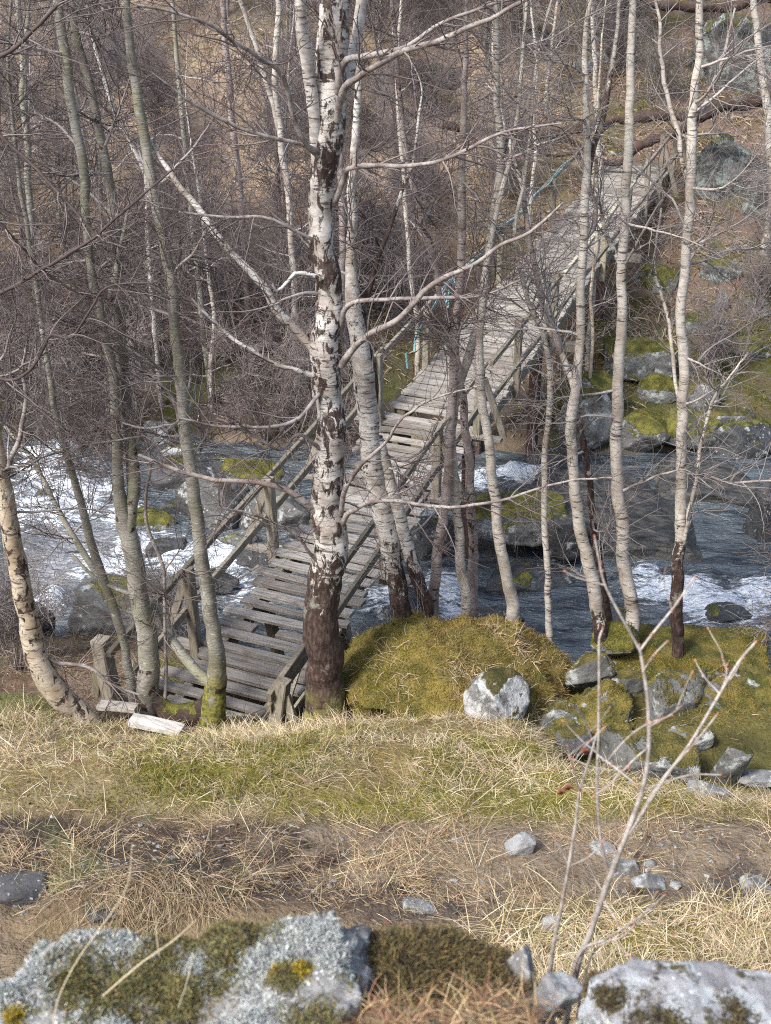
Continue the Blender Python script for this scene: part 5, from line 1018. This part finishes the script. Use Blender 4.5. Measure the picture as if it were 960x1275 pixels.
# ------------------------------------------------------------------ grass, moss and litter
def on_ground(n, x0, x1, y0, y1, fn=None, over=3):
    P = np.zeros((0, 2))
    while len(P) < n:
        q = np.stack([rng.uniform(x0, x1, n*over), rng.uniform(y0, y1, n*over)], 1)
        if fn is not None: q = q[rng.random(len(q)) < fn(q[:, 0], q[:, 1])]
        P = np.concatenate([P, q])
    P = P[:n]; return np.concatenate([P, ground(P[:, 0], P[:, 1])[:, None]], 1)
def frame_x(y): return 0.62*(y*0.9 + 3.0) * 0.55 + 1.0
def inview(x, y): return (np.abs(x) < 0.36*(y*0.89 + 3.2) + 0.5)*1.0
def clumped(P, size, seed):
    """one lean direction per tussock"""
    a = fbm(P*np.array([1, 1, 0]), 1/size, 2, seed)*7.0; return np.stack([np.cos(a), np.sin(a), np.zeros(len(P))], 1)
def turf(name, label, n, region, L, W, cols, wts, flat=0.8, upw=0.5, bend=(0.4,1.4), fn=None, size=0.35, seed=61, down=0.25, mat='blade', rows=4, clump=0.55):
    def f(x, y):
        m = inview(x, y)
        if fn is not None: m = m*fn(x, y)
        return np.clip(m*(1-clump + clump*2*sstep(-0.25, 0.3, fbm2(x, y, 1/size*0.7, 3, seed+1))), 0, 1)
    P = on_ground(n, *region, f); k = len(P)
    cl = clumped(P, size, seed)
    D = np.array([0, 0, upw]) + cl*flat*0.6 + rand_unit(k)*flat*np.array([0.9, 0.9, 0.25]) + np.array([0, -down, 0])
    ln = rng.uniform(*L, k)*(0.7+0.6*sstep(-0.3, 0.4, fbm2(P[:, 0], P[:, 1], 2.0, 2, seed+4)))
    c = palette(k, cols, wts); tone = 1+0.30*fbm2(P[:, 0], P[:, 1], 1.3, 3, seed+7)
    o = blades(name, P-np.array([0, 0, 0.012]), D, ln, rng.uniform(*W, k), rng.uniform(*bend, k), np.clip(c*tone[:, None], 0.01, 0.85), None, mat, rows)
    o['kind'] = 'stuff'; tag(o, label, 'grass' if mat == 'blade' else 'moss'); return o
def ridge(x, y): return grass_mask(x, y)*(y > 6.2)
turf('dry_grass', 'bleached straw grass matted over the crest between the path and the bridge', 135000, (-5, 5, 6.2, 10.2), (0.06,0.24), (0.0022,0.0046), STRAW, (4,4,3,1.5,0.7), upw=0.16, flat=1.0, clump=0.75, size=0.28, bend=(0.3,1.1), fn=lambda x, y: ridge(x, y)*(0.22+0.78*sstep(-0.2, 0.2, fbm2(x, y, 0.9, 3, 77)+0.3*sstep(-0.3, 0.5, x)+0.1*sstep(-1.6,-2.4,x))))
turf('green_moss', 'yellow green moss and young grass between the straw tussocks of the crest', 60000, (-5, 5, 6.2, 9.9), (0.03,0.09), (0.004,0.007), [(0.24,0.22,0.045),(0.17,0.17,0.03),(0.32,0.26,0.07),(0.12,0.14,0.03)], (4,3,3,1.5), fn=lambda x, y: ridge(x, y)*(0.2+0.8*sstep(-0.1, 0.3, fbm2(x, y, 0.8, 4, 41))), upw=0.8, flat=0.7, bend=(0.1,0.8), rows=3, seed=66)
turf('dry_grass', 'dry grass bank sloping down to the path at lower right', 34000, (0.2, 4, 3.6, 5.7), (0.10,0.34), (0.003,0.006), STRAW, (5,4,3,1,1.2), fn=lambda x, y: grass_mask(x, y)*(y < 5.8), seed=81)
turf('straw_litter', 'flattened straw strewn over the muddy path', 30000, (-4, 4, 5.0, 6.9), (0.05,0.24), (0.002,0.0042), STRAW, (2,1.5,4,5,0.3), upw=0.10, flat=1.0, bend=(-0.1,0.25), fn=lambda x, y: path_mask(x, y)*(0.4+0.6*sstep(-0.1, 0.3, fbm2(x, y, 1.4, 3, 91))), seed=91, clump=0.6, size=0.4)
turf('moss_turf', 'thin green turf at the left side of the path', 7000, (-3.4, -0.8, 4.9, 5.9), (0.02,0.06), (0.003,0.005), [(0.16,0.17,0.05),(0.22,0.21,0.09),(0.30,0.25,0.13)], (3,3,2), fn=lambda x, y: (x < -0.9)*sstep(-0.2, 0.2, fbm2(x, y, 1.6, 3, 95)), upw=0.6, flat=0.8, rows=3, seed=95)
turf('straw_litter', 'dead brown bracken and grass on the stream bank left of the bridge', 12000, (-7, -0.6, 9.2, 13.0), (0.06,0.26), (0.005,0.009), [(0.30,0.20,0.13),(0.40,0.31,0.19),(0.22,0.13,0.09),(0.17,0.17,0.05),(0.14,0.16,0.04)], (3,2.5,3,2,1.5), upw=0.35, flat=0.9, seed=101)
turf('moss_turf', 'moss and rust coloured heath between the rocks on the right bank', 26000, (0.9, 5.5, 6.8, 11.6), (0.02,0.07), (0.005,0.009), MOSS+[(0.16,0.09,0.04)], (3,4,3,2,2), upw=0.9, flat=0.7, rows=3, mat='mossfib', seed=105, fn=lambda x, y: sstep(-0.1, 0.2, y-(8.2-0.75*(x-1.2)))*(0.3+0.7*sstep(-0.2,0.2,fbm2(x,y,1.6,3,107))))
turf('straw_litter', 'dead straw caught among the rocks of the right bank', 3000, (0.9, 5.5, 7.5, 11.6), (0.06,0.22), (0.004,0.007), STRAW, (3,2,3,3,0.5), upw=0.3, flat=1.0, seed=108, clump=0.9)
turf('bracken_litter', 'collapsed brown bracken covering the far slope right of the bridge', 20000, (3.2, 12, 22.5, 33), (0.10,0.40), (0.012,0.028), [(0.30,0.205,0.15),(0.38,0.285,0.21),(0.22,0.14,0.10),(0.46,0.37,0.27),(0.13,0.125,0.03),(0.19,0.165,0.05)], (4,3,3,2,1.5,1), upw=0.35, flat=1.0, size=0.9, seed=111)
turf('dry_grass', 'tawny dead grass over the far hillside behind the thicket', 30000, (-14, 5, 20, 40), (0.12,0.45), (0.014,0.03), [(0.44,0.34,0.22),(0.35,0.24,0.16),(0.52,0.42,0.28),(0.19,0.18,0.06),(0.25,0.16,0.11)], (4,3,2.5,1.5,1.5), upw=0.4, flat=0.9, size=1.2, seed=115)
turf('moss_turf', 'short green moss covering the terrace across the stream at right', 16000, (3.4, 11, 19.8, 24), (0.03,0.09), (0.012,0.022), [(0.075,0.08,0.018),(0.125,0.118,0.025),(0.20,0.165,0.05),(0.11,0.08,0.045)], (4,3,1.2,2), upw=0.8, flat=0.7, rows=3, mat='mossfib', seed=118)
# shaggy fringe over the eroded hump beside the path
P = on_ground(2600, -2.15, -0.85, 5.28, 5.85, lambda x, y: np.exp(-(((x+1.36)/0.42)**2 + ((y-5.52)/0.15)**2)))
k = len(P); D = np.array([0, -0.75, 0.35]) + 0.55*rand_unit(k)
o = blades('dry_grass', P, D, rng.uniform(0.10, 0.30, k), rng.uniform(0.0025, 0.0045, k), rng.uniform(0.8, 1.8, k), palette(k, [c_*np.array(0.8) for c_ in np.array(STRAW)], (2,1,4,5,0.2))); o['kind'] = 'stuff'; tag(o, 'shaggy straw fringe drooping over the eroded hump beside the path', 'grass')
# grass at the photographer's feet
P = on_ground(6000, -0.10, 0.40, 1.10, 1.80)
k = len(P); D = np.array([0, 0, 0.75]) + 0.7*rand_unit(k)
o = blades('dry_grass', P, D, rng.uniform(0.03, 0.10, k), rng.uniform(0.0012, 0.0026, k), rng.uniform(0.4, 1.6, k), palette(k, [(0.30,0.16,0.09),(0.42,0.28,0.15),(0.55,0.42,0.24),(0.22,0.13,0.08),(0.20,0.20,0.06)], (4,3,2.5,3,0.8))); o['kind'] = 'stuff'; tag(o, 'rusty red and straw coloured grass along the bottom edge between the two rocks', 'grass')
def stalk(label, pts, Y0, Y1):
    Q = px_path(pts, Y0, Y1, 0.8); C = catmull(Q, 40); V, F = tubes(C[None, :, :3], C[None, :, 3], 5)
    o = mesh('grass_stalk', V, F, M['blade'], attrs={'albedo': np.tile([[0.52,0.43,0.28]], (len(V), 1))}, origin=C[0, :3]); tag(o, label, 'grass stalk')
stalk('longest dry stalk arching up across the bottom left corner', [(66,1278,3),(74,1240,3),(100,1190,3),(155,1110,2.4),(165,1050,1.6)], 1.52, 1.75)
stalk('forked dry stalk lying over the moss of the bottom left ledge', [(128,1240,4),(175,1200,5),(215,1172,5),(245,1145,2)], 1.60, 1.75)
stalk('thin upright straw beside the forked stalk on the ledge', [(198,1190,2),(195,1165,2),(194,1140,1.5)], 1.66, 1.72)
stalk('curved straw rising from the front of the lichen ledge', [(222,1255,2),(232,1225,2),(241,1188,2)], 1.55, 1.64)

# ------------------------------------------------------------------ fallen trunks
M['log'] = mat_rock('rotting_log', base=(0.095,0.06,0.045), base2=(0.045,0.028,0.022), lichen=0.05, lich_col=(0.3,0.28,0.25), moss=0.35, m1=(0.09,0.085,0.02), m2=(0.17,0.14,0.04), bands=0.0)
def log(label, parts, Y):
    root = None
    for i, (pts, a, b) in enumerate(parts):
        Q = px_path(pts, a, b, 1.5)
        if root is None: root = empty('fallen_trunk', Q[0, :3]); tag(root, label, 'fallen trunk')
        stem('trunk' if i == 0 else 'limb', Q, 'log', root, k=12, step=0.07, knob=0.5, seed=90+i, crook=0.10)
log('long mossy fallen trunk lying across the slope above the far bridge end', [([(1010,110,19),(962,119,18),(927,126,18),(893,132,17),(866,142,16),(830,141,14),(790,148,13),(757,150,12),(717,161,11),(683,164,9),(655,174,6)], 26.3, 28.0),
    ([(868,146,12),(850,158,11),(827,168,11),(800,181,10),(785,194,8),(770,203,6),(740,202,5),(715,196,4)], 26.6, 27.6), ([(760,150,7),(748,172,6),(728,190,5),(690,192,4),(660,190,3)], 27.6, 27.0)], 28)
log('dark dead trunk crossing the very top right of the slope', [([(1000,-14,16),(940,0,15),(880,8,14),(826,6,12),(800,-2,9),(770,-14,7)], 30.5, 31.5), ([(822,5,8),(815,18,6),(822,28,4)], 31.2, 31)], 31)
log('fallen grey trunk lying left of the far handrail', [([(745,205,9),(700,172,12),(650,172,13),(600,165,11),(540,150,8),(500,135,5)], 29.2, 29.8)], 29)

# ------------------------------------------------------------------ the thicket: one of each kind, then copies
def wild(name, label, cat, group, mat, h, stems, nt, tL, r0, tip, spread, seed, thin, thick, limbang=(40, 80)):
    r = np.random.default_rng(seed); root = empty(name, (0, 0, 0)); tag(root, label, cat, group); Ps, Rs = [], []
    for i in range(stems):
        a = r.uniform(0, 6.28); sp = spread*r.uniform(0.4, 1.0); hh = h*r.uniform(0.75, 1.05); n = 7; u = np.linspace(0, 1, n)
        Q = np.stack([math.cos(a)*sp*u**1.3*hh + np.cumsum(r.normal(0, .03*hh/6, n)), math.sin(a)*sp*u**1.3*hh + np.cumsum(r.normal(0, .03*hh/6, n)), hh*u-0.2, r0*(1-0.85*u)*r.uniform(0.7, 1.1)], 1)
        o, P, Rr = stem('trunk' if name.endswith('tree') else 'stem', Q, mat, root, k=8, step=0.18, knob=0.10, seed=seed+i, dark=(0.4, 0.15, h*0.3))
        P, Rr = resample(P, Rr, 12); Ps.append(P); Rs.append(Rr)
    P, Rr = np.stack(Ps), np.stack(Rs)
    a, ar = spawn(P, Rr, nt[0], 0.12, 1.0, tL[0], limbang, 0.03, 0.17, 10, 0.5, 0.02, tip*1.5, 0.5)
    b, br = spawn(a, ar, nt[1], 0.12, 1.0, tL[1], (25, 65), 0.0, 0.12, 8, 0.6, 0.008, tip*1.05, 0.4)
    c, cr = spawn(b, br, nt[2], 0.1, 1.0, tL[2], (25, 60), 0.0, 0.14, 6, 0.75, 0.005, tip*0.9, 0.3)
    o = twig_mesh('twigs', [(a, ar, 4), (b, br, 3), (c, cr, 3)], root, thin, thick); o['kind'] = 'stuff'
    return root
def copy_thing(o, loc, rz, sc=1.0):
    c = o.copy(); COL.objects.link(c); c.location = loc; c.rotation_euler = (0, 0, rz); c.scale = (sc, sc, sc)
    for ch in o.children:
        d = ch.copy(); COL.objects.link(d); d.parent = c
    return c
PUR = (0.215,0.180,0.168); GRY = (0.38,0.35,0.33)
KIND = [wild('birch_tree', 'slender pale birch among the bare thicket on the far slope', 'tree', 'pale birches of the thicket on the far slope', 'birch_clean', 8.0, 1, (28,480,1900), ((0.7,2.0),(0.35,1.0),(0.18,0.55)), 0.06, 0.0036, 0.10, 201, PUR, GRY),
        wild('birch_tree', 'reddish twin stemmed birch among the bare thicket on the far slope', 'tree', 'reddish birches of the thicket on the far slope', 'birch_pink', 7.5, 2, (34,540,2200), ((0.7,1.9),(0.35,1.0),(0.18,0.55)), 0.055, 0.0036, 0.16, 202, PUR, GRY),
        wild('alder_tree', 'grey many stemmed bare tree in the thicket on the far slope', 'tree', 'grey bare trees of the thicket on the far slope', 'grey', 6.5, 4, (44,640,2500), ((0.6,1.7),(0.35,1.0),(0.18,0.5)), 0.045, 0.0036, 0.22, 203, PUR, GRY),
        wild('bare_shrub', 'tangled bare shrub with purplish twigs across the stream', 'shrub', 'purplish bare shrubs across the stream', 'greyish_limb', 2.6, 9, (70,640,1900), ((0.4,1.1),(0.25,0.7),(0.12,0.4)), 0.022, 0.0036, 0.45, 204, PUR, GRY),
        wild('bare_shrub', 'low bare shrub with pale grey fine branches', 'shrub', 'low pale bare shrubs of the banks and slope', 'greyish_limb', 2.2, 8, (70,600,1800), ((0.4,1.1),(0.25,0.7),(0.12,0.4)), 0.018, 0.0030, 0.55, 205, (0.22,0.19,0.175), (0.42,0.39,0.36))]
prng = np.random.default_rng(77)
spots = []
def strew(kinds, n, x0, x1, y0, y1, mind, s0=0.8, s1=1.15):
    k = 0; tries = 0
    while k < n and tries < 4000:
        tries += 1; x, y = prng.uniform(x0, x1), prng.uniform(y0, y1)
        d = (np.array([x, y])-BJ[:2]); tt = d@AX[:2]; ss = d@PR[:2]
        if -1 < tt < 15 and -2.3 < ss < 2.6: continue
        if any((x-a)**2+(y-b_)**2 < mind*mind for a, b_, *_ in spots): continue
        spots.append((x, y, kinds[prng.integers(len(kinds))], prng.uniform(0, 6.28), prng.uniform(s0, s1))); k += 1
strew([0, 1, 1, 2, 2], 18, -13, 0.5, 20.5, 33, 1.2); strew([0, 0, 1, 2], 5, 1.5, 5.0, 30, 36, 1.3); strew([0, 1, 2], 4, 7, 13, 27, 36, 1.4)
strew([3], 17, -8.5, 1.6, 19.3, 24, 0.9); strew([3], 8, -11, 4, 24, 33, 1.2); strew([3], 3, 2.2, 3.6, 19.6, 21.5, 0.6, 0.5, 0.8); strew([3, 4], 7, 4.8, 10, 21, 26.5, 1.0, 0.5, 0.85); strew([3, 4, 4], 12, 5.5, 14, 26, 34, 1.0, 0.7, 1.2); strew([3], 8, -3, 4, 27, 34, 1.0, 0.7, 1.1); strew([3, 4], 5, 8, 12, 23, 29, 1.0)
spots += [(4.95, 10.9, 4, 0.3, 1.1), (-5.0, 12.2, 4, 1.0, 0.9), (-4.2, 11.4, 4, 4.0, 0.7), (-2.9, 12.5, 4, 2.6, 0.6), (0.2, 11.2, 4, 5.0, 0.6)]
used = set()
for x, y, k, rz, sc in spots:
    loc = (x, y, float(ground(x, y)[0]))
    if k not in used: used.add(k); KIND[k].location = loc; KIND[k].rotation_euler = (0, 0, rz); KIND[k].scale = (sc,)*3
    else: copy_thing(KIND[k], loc, rz, sc)

# ------------------------------------------------------------------ grit on the path
p, F = ico(1); n = 900
P = on_ground(n, -3.6, 3.6, 5.0, 6.7, lambda x, y: inview(x, y)*path_mask(x, y)*(0.2+0.8*sstep(-0.1, 0.3, fbm2(x, y, 1.8, 3, 131))))
sz = 0.004 + 0.016*rng.random(n)**4
V = (p[None]*(1+0.25*rng.normal(size=(n, len(p), 1)))*sz[:, None, None]*np.array([1.2, 1, 0.7]) + P[:, None]).reshape(-1, 3)
Fg = (F[None] + (np.arange(n)*len(p))[:, None, None]).reshape(-1, 3)
o = mesh('gravel', V, Fg, M['rock_plain'], smooth=False); o['kind'] = 'stuff'; tag(o, 'scattered grit and small pebbles trodden into the muddy path', 'gravel')
# fallen leaves and bits of dead stalk among the grass
n = 700
P = on_ground(n, -4, 4, 5.2, 9.2, inview); D = rand_unit(n)*np.array([1, 1, 0.25]) + np.array([0, 0, 0.15])
o = blades('leaf_litter', P+np.array([0, 0, 0.015]), D, rng.uniform(0.02, 0.05, n), rng.uniform(0.012, 0.024, n), rng.uniform(0.3, 1.5, n), palette(n, [(0.20,0.09,0.05),(0.30,0.16,0.09),(0.12,0.07,0.05)], (2,2,2)), rows=4); o['kind'] = 'stuff'; tag(o, 'dead brown leaves caught in the grass and on the path', 'leaf litter')
